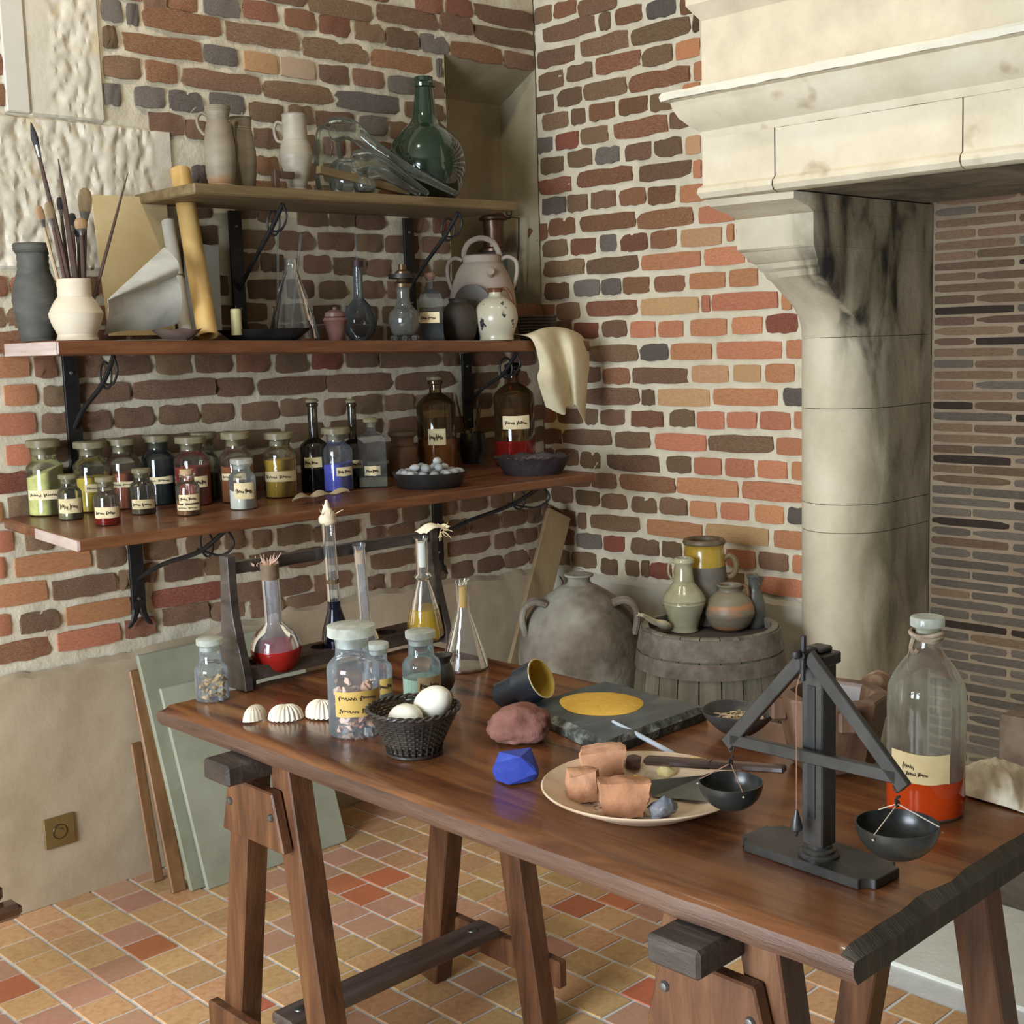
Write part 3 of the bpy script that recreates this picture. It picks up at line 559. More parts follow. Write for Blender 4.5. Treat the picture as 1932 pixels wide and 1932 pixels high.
# ------------------------------------------------------------------ wall shelves and wrought-iron brackets
m_shelf = wood('oiled_shelf_oak', [(.075, .025, .010), (.16, .058, .022), (.24, .10, .040)], .38, (.6, 6, 6), .15)
m_shelft = wood('weathered_shelf_oak', [(.10, .065, .025), (.17, .115, .05), (.23, .16, .075)], .6, (.6, 6, 6))
m_endgr = wood('window_lit_end_grain', [(.42, .30, .24), (.56, .46, .42)], .3, (10, 1, 10))  # shelf ends: window glare painted in as a paler wood colour
m_iron = M('wrought_iron', [(.012, .011, .011), (.03, .027, .026)], 20, .55, .4, 40, metal=.5, bdist=.002)
m_bolt = M('bolt_head', [(.10, .10, .09), (.2, .2, .19)], 20, .4, metal=.8)
LOWZ = 1.077
def shelf(name, label, poly, z0, z1, mat, slope=0, split=()):
    """board outline in plan, with rounded arrises; slope makes it sag to one end"""
    b = prism(poly, z1-z0, .004); x0 = poly[0][0]
    for v in b.verts: v.co.z += z0-slope*(v.co.x-x0)
    return solo(name, label, 'shelf', b, mat, (poly[0][0], poly[0][1], z0), .4)
s1 = shelf('wall_shelf', 'reddish oak shelf carrying rows of pigment jars, lowest of three', [(1.327, 2.793), (3.02, 2.737), (3.04, 2.757), (3.06, 3.352), (1.392, 3.352), (1.385, 3.30)], LOWZ-.028, LOWZ, m_shelf)
s2 = shelf('wall_shelf', 'oak shelf holding brush pot and paper rolls, middle of three', [(1.426, 3.037), (3.33, 3.037), (3.36, 3.06), (3.36, 3.352), (1.426, 3.352)], 1.495, 1.531, m_shelf, .0215)
s3 = shelf('wall_shelf', 'weathered brown shelf under tall ribbed jugs and green demijohn', [(1.828, 3.037), (3.007, 3.037), (3.007, 3.352), (1.828, 3.352)], 1.900, 1.928, m_shelft, -.0095)
obj('end_grain', box(-.0015, .003, .003, .30, .001, .033), m_endgr, s2, 0)
b = box(-.0015, .003, .004, .30, .001, .026)
for v in b.verts: v.co.x += v.co.y*.114
obj('end_grain', b, m_endgr, s1, 0)
def midz(x): return 1.531-.0215*(x-1.426)
def bracket(label, x, zt, zb, tail=True, yf=3.10, curl=1, bow=0):
    t = thing('shelf_bracket', label, 'bracket', (x, WY-.012, zt), 0, 'forged iron shelf brackets'); h = zt-zb
    part('strap', box(-.021, .021, -.012, -.002, -h, 0, .001), m_iron, t)
    if tail:
        part('fishtail', join(*[tube(spline([(sg*.008, -.007, -h+.02), (sg*.012, -.007, -h-.01), (sg*.022, -.008, -h-.034), (sg*.037, -.009, -h-.05)], 4), [.012]*5+[.010]*3+[.007]*3+[.004]*2, 6, flat=.5) for sg in (-1, 1)]), m_iron, t)
    for zz in (-.045, -h+.03): part('bolt', xf(lathe([(0, .006), (.004, .005), (.006, 0)], 10), (0, -.012, zz), (pi/2, 0, 0)), m_bolt, t)
    y1 = yf-(WY-.012)
    pts = spline([(0, -.01, -h+.085), (0, -.01+y1*.3+.02*bow, -h+.085+(h-.09)*.32-.01*bow), (0, y1*.72, -.075+.0*bow), (0, y1, -.004)], 5)
    part('brace', tube(pts, .0065, 8), m_iron, t)
    part('scroll', tube([(0.004*curl, y1*.78+.030*cos(a), -.052+.034*sin(a)) for a in [2*pi*k/20 for k in range(21)]], .0035, 6, False), m_iron, t)
    part('scroll_leaf', tube(spline([(0, y1*.70, -.07), (0, y1*.93, -.075), (0, y1*1.06, -.04), (0, y1*1.0, -.003)], 5), .0035, 6), m_iron, t)
bracket('black iron bracket under middle shelf beside yellow jars', 1.604, 1.492, 1.215, bow=1)
bracket('black iron bracket with split foot beneath lowest shelf above green boards', 1.757, 1.048, .775, yf=2.86)
bracket('black iron bracket under top shelf behind the candle tray', 2.145, 1.899, 1.585)
bracket('black iron bracket under top shelf above bronze oil lamp', 2.805, 1.905, 1.60, False)
bracket('black iron bracket under middle shelf near hanging cloth', 3.043, 1.459, 1.20, False)
bracket('black iron bracket beneath lowest shelf behind flask rack', 2.884, 1.048, .755, yf=2.84)
# ------------------------------------------------------------------ pigment jars on the lowest shelf
P_ = lambda n, c, v=.25: powder(n, c, v)
ZL = LOWZ
G1 = 'stoppered pigment jars on the lowest shelf'
L1 = lambda h0, h1, a=1.0, c=0: [(c-a, c+a, h0, h1, 1)]
jar('wide jar of pale lime yellow powder, at shelf end', 91, 975, 34, 833, 879, 24, 31, ZL, None, None, P_('lime_yellow', (.62, .60, .22)), .86, -.32, L1(.33, .52, 1.15), G1, seed=1)
jar('wide jar of bright yellow powder behind tiny labelled jar', 179, 968, 34, 836, 875, 22, 31, ZL, None, None, P_('chrome_yellow', (.55, .40, .04)), .70, 0, L1(.42, .58, .8, .35), G1, seed=2)
jar('wide jar of brick red powder', 238, 962, 32, 830, 868, 20, 27, ZL, None, None, P_('red_ochre', (.33, .085, .04)), .72, 0, L1(.45, .56, .8), G1, seed=3)
jar('wide jar of black pigment with narrow label', 304, 954, 31, 824, 861, 19, 26, ZL, glass('grey_jar_glass', (.55, .57, .57), .12, (.2, .22, .22)), None, P_('bone_black', (.008, .009, .011)), .45, 0, L1(.44, .58, .9), G1, seed=4)
jar('grey powder jar half hidden behind the crimson jar', 391, 944, 26, 818, 862, 17, 24, ZL, None, None, P_('slate_grey', (.10, .095, .08)), .6, 0, None, G1, seed=41)
jar('wide jar of crimson powder with label at its side', 367, 956, 33, 827, 863, 21, 29, ZL, None, None, P_('crimson', (.42, .045, .04)), .78, 0, L1(.38, .60, .42, .5), G1, seed=5)
jar('wide jar of rust orange pigment behind small white jar', 451, 950, 31, 818, 859, 20, 27, ZL, None, None, P_('rust', (.28, .085, .025)), .75, 0, L1(.48, .62, .8, -.3), G1, seed=6)
jar('wide jar of golden ochre powder with band label', 532, 941, 31, 819, 853, 20, 28, ZL, None, None, P_('gold_ochre', (.52, .31, .03)), .82, 0, L1(.36, .58, 1.15), G1, seed=7)
jar('wide jar of ultramarine blue powder', 638, 929, 30, 810, 846, 17, 27, ZL, m_jar, None, P_('ultramarine', (.055, .065, .50)), .62, 0, L1(.36, .56, .6, .55), G1, seed=8)
G2 = 'small labelled jars along the shelf front'
jar('small jar with large cream label before yellow jar', 135, 982, 22.5, 897, 926, 15, 18.5, ZL, None, None, P_('olive_dust', (.20, .17, .09)), .62, 0, L1(.24, .72, 1.1), G2, seed=11)
jar('small jar of dark red liquid with torn cream label', 204, 993, 23.5, 902, 935, 15, 18.5, ZL, None, None, liquid('dark_wine', (.22, .015, .01), .5), .62, 0, L1(.26, .62, 1.15), G2, 'pigment_jar', 'liquid', seed=12)
jar('small smoky jar with yellowish label below its middle', 272, 972, 22.5, 886, 914, 14.5, 18, ZL, None, None, P_('umber_dust', (.14, .11, .06)), .3, 0, L1(.2, .5, 1.1), G2, seed=13)
jar('small brown jar with cork and two paper strips', 357, 974, 22.5, 888, 916, 14, 17, ZL, None, None, P_('burnt_umber', (.22, .09, .025)), .5, 0, [(-.8, 1.1, .42, .70, 1), (-1.1, 1.1, .18, .36, 1)], G2, seed=14, cork=True)
jar('small jar of white powder with square label', 460, 963, 25, 868, 897, 17, 21, ZL, m_jar, m_frost, P_('lead_white', (.66, .62, .50), .1), .48, .25, L1(.32, .78, .8, .15), G2, seed=15)
# bottles and dishes at the shaded end
def bottle(label, cx, yb, rad, ytop, ysh, rn, z, mat, liq=None, fh=.5, lab=None, square=False, seed=0, top='stopper', topmat=None, name='glass_bottle', group=None, liqn='liquid', ysl=None):
    t, s = place(name, label, 'bottle', cx, yb, z=z, r=rad, group=group)
    H = yb-ytop; hs = yb-ysh; hn = (yb-ysl) if ysl else hs+(rad-rn)*.9; seg = 4 if square else 30
    prof = [(0, 0), (rad*.92, 0), (rad, rad*.1), (rad, hs), (rad*.93, hs+(hn-hs)*.25), (rad*.62, hs+(hn-hs)*.72), (rn*1.08, hn), (rn, hn+3), (rn, H*.955), (rn*1.25, H*.965), (rn*1.25, H*.99), (rn*.9, H)]
    k = 1.35 if square else 1
    b = lathe([(r*k if square and r > rn*1.3 else r, z_) for r, z_ in prof], seg if square else 30)
    if square: xf(b, rot=(0, 0, pi/4))
    part('bottle_body', b, mat, t, s, .5)
    if liq:
        h = hs*fh; rr = rad*1.003*k; b = lathe([(0, 1), (rr*.92, 1), (rr, rad*.12), (rr, h), (0, h)], seg)
        if square: xf(b, rot=(0, 0, pi/4))
        part(liqn, b, liq, t, s, .5)
    if top: part(top, lathe([(0, H*.93), (rn*.8, H*.93), (rn*.85, H), (rn*1.3, H+1), (rn*1.35, H+rn*.55), (rn*.8, H+rn*.9), (0, H+rn*.95)], 20), topmat or m_dust, t, s)
    if lab: label_on(t, s, rad*(1 if not square else .97), lab[0], lab[1], hs*lab[2], hs*lab[3], seed, lab[4] if len(lab) > 4 else 1)
    return t, s
m_darkg = glass('smoky_glass', (.45, .42, .36), .1, (.12, .11, .09), .05)
m_amberg = glass('amber_glass', (.62, .48, .27), .1, (.25, .18, .08), .05)
bottle('dark decanter with faded label behind golden ochre jar', 597, 930, 27, 763, 845, 9, ZL, m_darkg, liquid('ink_black', (.004, .004, .006), .1), .52, (-.8, .5, .56, .78), seed=21)
bottle('dark stoppered bottle behind ultramarine jar', 670, 921, 25, 763, 846, 8, ZL, m_darkg, liquid('ink_black', (.004, .004, .006), .1), .6, (-.3, .7, .5, .7), seed=22)
bottle('square clear bottle with cream label beside pebble dish', 705, 921, 27, 800, 831, 11, ZL, m_clear, P_('grey_green_dust', (.09, .085, .06)), .22, (-.62, .55, .26, .46), True, seed=23)
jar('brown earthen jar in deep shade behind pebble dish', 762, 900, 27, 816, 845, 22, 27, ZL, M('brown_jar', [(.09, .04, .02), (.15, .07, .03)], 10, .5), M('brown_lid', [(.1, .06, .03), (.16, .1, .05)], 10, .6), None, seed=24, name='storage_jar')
bottle('large dusky bottle with tan label behind pebbles', 827, 893, 37, 722, 768, 11.5, ZL, m_amberg, liquid('brown_tea', (.28, .10, .03), .6), .5, (-.45, .45, .42, .66), seed=25)
bottle('large bottle of dark red liquid with yellow label', 973, 880, 38, 700, 750, 12, ZL, m_amberg, liquid('madder_red', (.30, .02, .015), .55), .36, (-.6, .8, .53, .72), seed=26, top='cap', topmat=M('black_cap', [(.015, .012, .01)], 4, .6))
# clay pot bristling with old brushes, in shade
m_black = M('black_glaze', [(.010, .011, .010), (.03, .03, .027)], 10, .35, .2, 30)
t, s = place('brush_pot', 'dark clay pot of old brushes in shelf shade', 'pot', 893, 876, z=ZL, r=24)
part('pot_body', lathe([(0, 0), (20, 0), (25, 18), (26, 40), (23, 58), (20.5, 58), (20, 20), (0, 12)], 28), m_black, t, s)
BRW = [M('brush_wood_dark', [(.05, .028, .022), (.10, .055, .04)], 12, .45, stretch=(1, 1, .2)), M('brush_wood_pale', [(.36, .26, .15), (.46, .35, .22)], 12, .5, stretch=(1, 1, .2))]
m_ferr = M('brush_ferrule', [(.16, .15, .14), (.3, .29, .27)], 30, .4, metal=.8)
m_brist = [M('hog_bristle', [(.22, .15, .08), (.33, .24, .13)], 40, .9, .6, 120, stretch=(6, 6, .5)), M('tan_bristle', [(.30, .17, .08), (.42, .26, .13)], 40, .9, .6, 120, stretch=(6, 6, .5)), M('black_bristle', [(.012, .011, .014), (.04, .035, .04)], 40, .6, .4, 120, stretch=(6, 6, .5))]
def brush(label, a, b, rw, bl, br, bm_=0, wd=0, group=None, flat=.55, point=False):
    """paintbrush standing head up: a foot, b tip (world points); bl bristle length, br bristle half width"""
    a, b = V(a), V(b); t = thing('paintbrush', label, 'brush', a, 0, group); d = (b-a).normalized(); L = (b-a).length
    f1 = L-bl; f0 = f1-bl*.5
    part('handle', tube([d*L*0, d*f0*.4, d*f0*.8, d*f0], [rw*.55, rw, rw*.95, rw*.8], 8), BRW[wd], t)
    part('ferrule', tube([d*(f0-.002), d*(f0+bl*.15), d*f1], [rw*.85, rw*1.05, br*.8], 10, flat=flat+.2), m_ferr, t)
    pr = [br*.8, br*1.0, br*1.02, br*.8, br*.35] if not point else [br*.8, br*1.05, br*.75, br*.35, .0006]
    part('bristles', tube([d*(f1-.001), d*(f1+bl*.3), d*(f1+bl*.6), d*(f1+bl*.88), d*L], pr, 10, flat=flat), m_brist[bm_], t)
    return t
base = V(t.location)
for k, (px, py) in enumerate(((858, 742), (872, 738), (885, 741), (893, 733), (902, 745), (908, 752))):
    e = ony(px, py, base.y+.02*sin(k)); brush('worn old brush standing in the dark shelf pot', base+V((.012*sin(k*2), .012*cos(k*2), .025)), e, .004, .03, .006, 2 if k % 2 else 0, 0, 'brushes in the dark shelf pot')
# plate of pebbles
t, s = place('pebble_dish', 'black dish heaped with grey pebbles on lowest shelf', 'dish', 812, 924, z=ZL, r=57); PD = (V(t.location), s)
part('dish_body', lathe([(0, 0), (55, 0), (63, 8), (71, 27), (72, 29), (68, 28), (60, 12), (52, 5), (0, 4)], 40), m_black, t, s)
m_peb = M('grey_pebble', [(.20, .205, .20), (.30, .31, .30), (.38, .38, .37)], 9, .75, .2, 60, vary=.3)
rg = random.Random(8); pebs = [xf(stone((10.5*rg.uniform(.8, 1.15), 9*rg.uniform(.85, 1.1), 8*rg.uniform(.9, 1.1)), k, .10, 1, 2, None, .01), sc=s) for k in range(5)]
PM = []
for b in pebs:
    me = bpy.data.meshes.new('pebble'); b.to_mesh(me); b.free(); me.materials.append(m_peb); me.polygons.foreach_set('use_smooth', [True]*len(me.polygons)); PM.append(me)
pk = 0
for ring, n, rr, zz in ((0, 15, 55, 19), (1, 10, 35, 17), (2, 5, 15, 17), (3, 6, 26, 29), (4, 1, -14, 41)):
    for k in range(n):
        a = 2*pi*k/n+ring*.5; o = bpy.data.objects.new('pebble', PM[pk % 5]); C.objects.link(o); pk += 1
        o.location = PD[0]+V((cos(a)*rr*s, sin(a)*rr*s, zz*s)); o.rotation_euler = (rg.uniform(-.3, .3), rg.uniform(-.3, .3), rg.uniform(0, 6))
        tag(o, 'smooth grey pebble heaped in the black dish', 'pebble', 'pebbles in the black dish')
# dish of dried pods
m_pod = M('dried_pod', [(.06, .04, .045), (.13, .09, .10), (.20, .15, .16)], 14, .7, .4, 40)
t, s = place('pod_dish', 'dark fluted dish of dried pods at the shelf corner', 'dish', 1006, 899, z=ZL, r=57)
b = lathe([(0, 0), (54, 0), (60, 10), (69, 30), (72, 33), (68, 31), (58, 12), (50, 5), (0, 4)], 44)
for v in b.verts:
    rr = sqrt(v.co.x**2+v.co.y**2)
    if rr > 62: v.co.z += 2.2*sin(atan2(v.co.y, v.co.x)*11)
part('dish_body', b, M('dark_basketry', [(.02, .014, .016), (.05, .035, .04)], 20, .6, .5, 50), t, s)
rg = random.Random(4); bb = []
for k in range(34):
    a, rr = rg.uniform(0, 6.28), 55*sqrt(rg.random()); c = V((cos(a)*rr, sin(a)*rr, 18+rg.uniform(0, 7))); q = rg.uniform(0, 6.28)
    bb.append(tube(spline([c+V((-11*cos(q), -11*sin(q), -1)), c+V((2*sin(q), -2*cos(q), 3)), c+V((11*cos(q), 11*sin(q), 0))], 3), [1.2, 2.4, 3, 3, 2.4, 2, 1][:7], 5))
o = part('dried_pods', join(*bb), m_pod, t, s); o['kind'] = 'stuff'
# dry leaf on the board edge
e0, e1 = onz(552, 951, ZL+.004), onz(660, 936, ZL+.004); ax = e1-e0; sd = V((-ax.y, ax.x, 0)).normalized()
solo('dry_leaf', 'curled dry leaf lying on front of lowest shelf', 'leaf', sheet(lambda u, v: e0+ax*u+sd*(v-.5)*.035*sin(pi*min(max(u, .03), .97))+V((0, 0, .006+.010*abs(sin(u*9))*(.4+v)+.006*(2*v-1)**2)), 22, 6), M('dry_leaf', [(.30, .23, .13), (.42, .34, .22)], 20, .8, .4, 60), e0)
# ------------------------------------------------------------------ middle shelf
def mput(name, label, cat, cx, yb, Y, **k):
    p = ony(cx, yb, Y); return place(name, label, cat, cx, yb, y=Y, zfix=midz(p.x)+.0005, **k)
def ribs(prof, n, amp):
    """throwing rings on a thrown pot"""
    pts = spline(prof, n); return [(r+amp*(1 if i % 2 else -1) if 0 < i < len(pts)-1 and r > 1 else r, z) for i, (r, z) in enumerate(pts)]
m_stonew = M('grey_stoneware', [(.16, .125, .085), (.235, .19, .13), (.30, .25, .18)], 5, .6, .3, 40, stretch=(1, 1, 3), bdist=.002, spots=((.30, .15, .06), 4, .62, .15))
m_darkw = M('dark_greyware', [(.030, .030, .025), (.060, .058, .048), (.10, .095, .08)], 6, .7, .3, 40, stretch=(1, 1, 3), bdist=.002)
m_creamw = M('cream_biscuit_ware', [(.46, .37, .26), (.58, .48, .35), (.64, .55, .42)], 6, .75, .2, 40, bdist=.002)
t, s = mput('ribbed_jug', 'dark grey ribbed jug behind cream brush pot', 'jug', 73, 638, 3.20)
part('jug_body', lathe(ribs([(0, 0), (30, 0), (32, 6), (36, 30), (42, 70), (41, 92), (34, 118), (29, 135), (29, 160), (31, 165), (34, 170), (34, 180), (31, 182), (27, 180), (26, 160)], 4, .6), 36), m_darkw, t, s)
t, s = mput('cream_pot', 'squat cream clay pot holding paintbrushes', 'pot', 147, 642, 3.10); CP = (V(t.location), s)
part('pot_body', lathe(ribs([(0, 0), (36, 0), (37, 6), (36, 12), (44, 30), (49.5, 48), (48, 54), (40, 70), (33, 80), (31, 84), (31, 111), (29, 112), (28, 84), (30, 60), (0, 20)], 4, .35), 40), m_creamw, t, s)
c0 = CP[0]
GB = 'paintbrushes in the cream pot'
def up(px, py, dy=0): return ony(px, py, c0.y+dy)
def ft(dx, dy): return c0+V((dx, dy, .05))
brush('longest dark pointed paintbrush, leaning out of the cream pot', ft(.012, .01), up(58, 230, .03), .006, .055, .009, 2, 0, GB, .9, True)
def stick(label, a, b, r0, r1, wd=0):
    a, b = V(a), V(b); d = b-a; t = thing('paintbrush', label, 'brush', a, 0, GB)
    part('handle', tube([d*0, d*.4, d*.75, d*.95, d], [r0, r0*1.1, r0*.8, r1*1.5, r1], 8), BRW[wd], t)
    part('ferrule', tube([d*.0, d*.06], [r0*1.12, r0*1.12], 8), m_ferr, t)
stick('thick brown brush turned handle up, pointed top, centre of the cream pot', ft(.008, -.012), up(110, 300, .01), .0075, .0015)
stick('slim brown brush turned handle up, leaning across the tan paper', ft(.03, .0), up(241, 327, .0), .0045, .0012)
brush('pale handled hog brush at the outer side of the bundle', ft(-.02, .0), up(72, 388, .02), .005, .035, .011, 1, 1, GB)
brush('round dark bristled brush next to pale handled brush', ft(-.012, -.01), up(90, 381, -.01), .0055, .04, .012, 0, 0, GB)
brush('short black tipped brush behind the thick handle', ft(.0, .015), up(112, 372, .03), .005, .03, .009, 2, 0, GB)
brush('flat square brush against the thick handle', ft(.01, .012), up(136, 402, .03), .005, .03, .010, 2, 0, GB)
brush('large oval bristle brush at back of the bundle', ft(.022, .015), up(161, 355, .03), .008, .06, .0185, 0, 0, GB, .5)
brush('fluffy tan mop brush in the cream pot', ft(.018, -.012), up(152, 412, -.01), .0055, .026, .017, 1, 0, GB, .8)
brush('narrow dark brush with long handle beside the mop brush', ft(.015, .004), up(147, 425, .01), .005, .03, .009, 2, 0, GB)
# papers, rolls and tube leaning on the wall
m_kraft = M('tan_paper', [(.50, .38, .19), (.60, .47, .26)], 7, .85, .1, 60)
m_greyp = M('mottled_grey_paper', [(.33, .32, .27), (.48, .47, .42), (.56, .55, .50)], 12, .85, .15, 60)
def wallsheet(name, label, cat, corners, Ys, mat, th=.003, bow=0, n=10):
    P = [ony(px, py, y) for (px, py), y in zip(corners, Ys)]
    P[0].z = max(P[0].z, midz(P[0].x)); P[1].z = max(P[1].z, midz(P[1].x))
    fn = lambda u, v: (P[0]*(1-u)+P[1]*u)*(1-v)+(P[3]*(1-u)+P[2]*u)*v+V((0, -bow*sin(pi*u)*sin(pi*v), 0))
    return solo(name, label, cat, sheet(fn, n, n, th), mat, P[0])
wallsheet('paper_sheet', 'large plain tan paper sheet leaning on the wall', 'paper', [(205, 634), (330, 632), (313, 374), (171, 368)], [3.22, 3.24, 3.325, 3.325], m_kraft, .003, .004)
wallsheet('paper_sheet', 'grey white sheet standing behind the cardboard tube', 'paper', [(352, 636), (418, 632), (411, 466), (345, 455)], [3.27, 3.27, 3.335, 3.335], M('grey_white_paper', [(.42, .42, .38), (.50, .50, .46)], 9, .85), .004)
def tubefrom(name, label, cat, a, b, r, mat, th, inner=None, extra=None):
    a, b = V(a), V(b); t = thing(name, label, cat, a); d = b-a
    L = d.length; bm = lathe([(r, 0), (r, L), (r-th, L), (r-th, L-.02), (r-th, 0), (r, 0)], 28)
    q = d.to_track_quat('Z', 'Y').to_matrix().to_4x4(); bm.transform(q); part('roll', bm, mat, t)
    return t, d, q
a = ony(392, 628, 3.10); a.z = midz(a.x)+.012
tubefrom('cardboard_tube', 'long golden cardboard tube leaning on the wall', 'tube', a, ony(340, 322, 3.30), .0275, M('golden_cardboard', [(.48, .28, .08), (.58, .37, .13), (.64, .44, .18)], 5, .45, .1, 30, stretch=(3, 3, 1)), .004)
a = ony(352, 622, 3.17); a.z = midz(a.x)+.008
t, d, q = tubefrom('paper_roll', 'thin grey white paper roll tied with string', 'roll', a, ony(317, 418, 3.29), .0185, M('roll_paper', [(.46, .43, .35), (.55, .52, .44)], 8, .8), .002)
bm = tube([(.0192*cos(k*pi/8), .0192*sin(k*pi/8), d.length*.52) for k in range(17)], .002, 6); bm.transform(q); part('string', bm, M('brown_string', [(.10, .07, .04), (.18, .13, .08)], 40, .9), t)
# curling grey sheet
bl, br_, ap, ts = ony(195, 632, 3.13), ony(335, 612, 3.13), ony(203, 566, 3.03), ony(309, 465, 3.17)
def curl(u, v):
    lo = bl*(1-u)+br_*u; hi = ap*(1-u)+ony(332, 520, 3.10)*u; p = lo*(1-v)+hi*v
    return p+V((0, -.028*sin(pi*v)*(.4+.6*u)+.012*sin(u*3), .004*sin(u*7)))
def curl2(u, v):
    lo = ap*(1-u)+ony(332, 520, 3.10)*u; hi = ap*(1-u)+ony(310, 467, 3.17)*u; p = lo*(1-v)+hi*v
    q = V((0, -.03*sin(pi*v)*u, 0)); e = ony(322, 480, 3.13)-ony(310, 467, 3.17); return p+q+e*.35*sin(pi*v)*u
for f_ in (0,):
    t = thing('curled_paper', 'mottled grey sheet curling over before the tan paper', 'paper', bl)
    wpart('sheet', sheet(curl, 16, 12, .0015), m_greyp, t); wpart('folded_corner', sheet(curl2, 14, 10, .0015), m_greyp, t)
t = thing('white_sheet', 'small white sheet lying flat under the curled paper', 'paper', bl)
wpart('sheet', sheet(lambda u, v: V((bl.x+.02+.18*u, 3.06+.10*v, midz(bl.x+.02+.18*u)+.002+.004*u*v)), 6, 4, .001), M('white_paper', [(.62, .62, .55), (.70, .70, .63)], 9, .8), t)
# shell dish, candle tray
m_shelld = M('dark_shell', [(.05, .033, .028), (.11, .075, .06), (.2, .15, .12)], 8, .3, .2, 30)
t, s = mput('shell_dish', 'dark boat shaped shell dish on shelf edge', 'dish', 334, 639, 3.09)
b = lathe([(0, 0), (20, 0), (34, 10), (46, 21), (44, 21), (30, 9), (0, 3)], 30, sx=1.02, sy=.55)
for v in b.verts: v.co.z += 1.5*sin(v.co.x*.14)*(v.co.z/21)
part('dish_body', b, m_shelld, t, s)
t, s = mput('candle_tray', 'black metal tray with candle stub and ink cups', 'tray', 500, 635, 3.13); TR = V(t.location)
m_tray = M('black_tin', [(.012, .012, .013), (.035, .035, .036)], 20, .35, .2, 40, metal=.6)
b = lathe([(0, 0), (62, 0), (90, 20), (92, 22), (88, 21), (60, 3), (0, 3)], 40, sx=.96, sy=.5); part('tray_body', b, m_tray, t, s)
for k, (dx, dy) in enumerate(((-54, 0), (2, 12), (52, 0))): part('ink_cup', xf(lathe([(0, 0), (10, 0), (11, 3), (8, 6), (12, 14), (12, 18), (10, 18), (8, 8), (0, 7)], 20), (dx, dy, 4)), m_tray, t, s)
t2, s2_ = mput('candle', 'yellowed candle stub standing in the black tray', 'candle', 446, 612, 3.13)
t2.location.z = TR.z+12*s
part('wax', lathe([(0, 0), (10.5, 0), (10, 46), (9, 49), (0, 48)], 18), M('tallow', [(.36, .31, .14), (.44, .39, .20)], 6, .5), t2, s2_)
part('wick', tube([(0, 0, 48), (1, 0, 54)], .8, 5), m_ink, t2, s2_)
rg = random.Random(2); bb = [xf(facets((2.5, 2, 1.6), 8, k), (rg.uniform(-35, 40), rg.uniform(-14, 14), 5+rg.uniform(0, 7))) for k in range(40)]
o = part('wax_crumbs', join(*bb), M('pinkish_crumbs', [(.4, .3, .28), (.55, .47, .45)], 20, .9), t, s); o['kind'] = 'stuff'
# shaded glass
t, s = mput('conical_flask', 'tall conical flask with two glass rods in shade', 'flask', 555, 634, 3.22)
part('flask_body', lathe([(0, 0), (45, 0), (49, 5), (47, 16), (30, 80), (14, 128), (11.5, 140), (11.5, 150), (14, 154)], 32), m_clear, t, s)
part('rod', tube([(-30, 0, 14), (-20, -6, 205)], 2, 6), m_clear, t, s); part('rod', tube([(-6, 6, 16), (22, 0, 200)], 2.4, 6), m_clear, t, s)
t, s = mput('small_urn', 'small brown lidded urn before the round flask', 'pot', 634, 632, 3.10)
part('urn_body', lathe([(0, 0), (13, 0), (15, 6), (21, 34), (24, 38), (23, 42), (18, 45), (0, 45)], 28), M('brown_glass_urn', [(.10, .045, .035), (.18, .09, .075)], 8, .2, .3, 30), t, s)
part('lid', lathe([(0, 45), (20, 45), (19, 52), (10, 57), (4, 58), (5, 62), (0, 64)], 24), M('brown_glass_lid', [(.09, .05, .04), (.16, .09, .075)], 8, .3), t, s)
t, s = mput('round_flask', 'round grey flask with dark cap and glass tube', 'flask', 680, 632, 3.20)
part('flask_body', lathe(spline([(0, 0), (14, 1), (28, 18), (32, 38), (26, 60), (13, 76), (9.5, 84), (9, 110), (9, 138)], 4), 30), glass('grey_flask_glass', (.7, .72, .72), .35, (.20, .21, .22), .05), t, s)
part('cap', lathe([(0, 138), (10.5, 138), (10.5, 150), (0, 150)], 20), M('dark_red_cap', [(.03, .008, .01)], 4, .6), t, s); part('tube', tube([(0, 0, 120), (-2, 0, 205)], 1.6, 6), m_clear, t, s)
t, s = mput('oil_lamp', 'bulbous smoky glass oil lamp on bead feet', 'lamp', 764, 635, 3.11)
m_lampg = M('smoky_lamp_glass', [(.04, .045, .04), (.10, .10, .085), (.16, .15, .12)], 6, .06, coat=.6)
part('reservoir', lathe(spline([(0, 10), (20, 10), (27, 22), (30, 38), (27, 52), (17, 64), (12.5, 76), (12.5, 92), (15, 100)], 4), 32), m_lampg, t, s)
part('collar', lathe([(12, 98), (16, 99), (17, 106), (12, 110), (9, 120), (14, 124), (14, 128), (8, 132), (7, 142), (0, 142)], 24), M('bronze_collar', [(.12, .075, .04), (.22, .14, .08)], 12, .35, metal=.7), t, s)
part('burner_wing', xf(lathe([(0, 0), (27, 0), (27, 8), (0, 8)], 22), (0, 0, 116)), M('dark_bronze', [(.015, .013, .012), (.04, .035, .03)], 12, .5, metal=.6), t, s)
for k in range(7): part('bead_foot', xf(lathe([(0, -5.5), (3.9, -3.9), (5.5, 0), (3.9, 3.9), (0, 5.5)], 12), (23*cos(k*2*pi/7+.2), 23*sin(k*2*pi/7+.2), 5.5)), m_clear, t, s)
p = ony(815, 634, 3.12)
t, s = bottle('square bottle with bright cream label on middle shelf', 815, 633, 23, 520, 550, 6, midz(p.x), m_clear, liquid('ink_blue_black', (.006, .008, .012), .1), .36, (-.75, .45, .40, .66), True, seed=31, top='stopper', topmat=M('bottle_stopper', [(.2, .11, .07), (.3, .17, .11)], 14, .4)) if False else (None, None)
t, s = mput('glass_bottle', 'square bottle with bright cream label on middle shelf', 'bottle', 815, 633, 3.12)
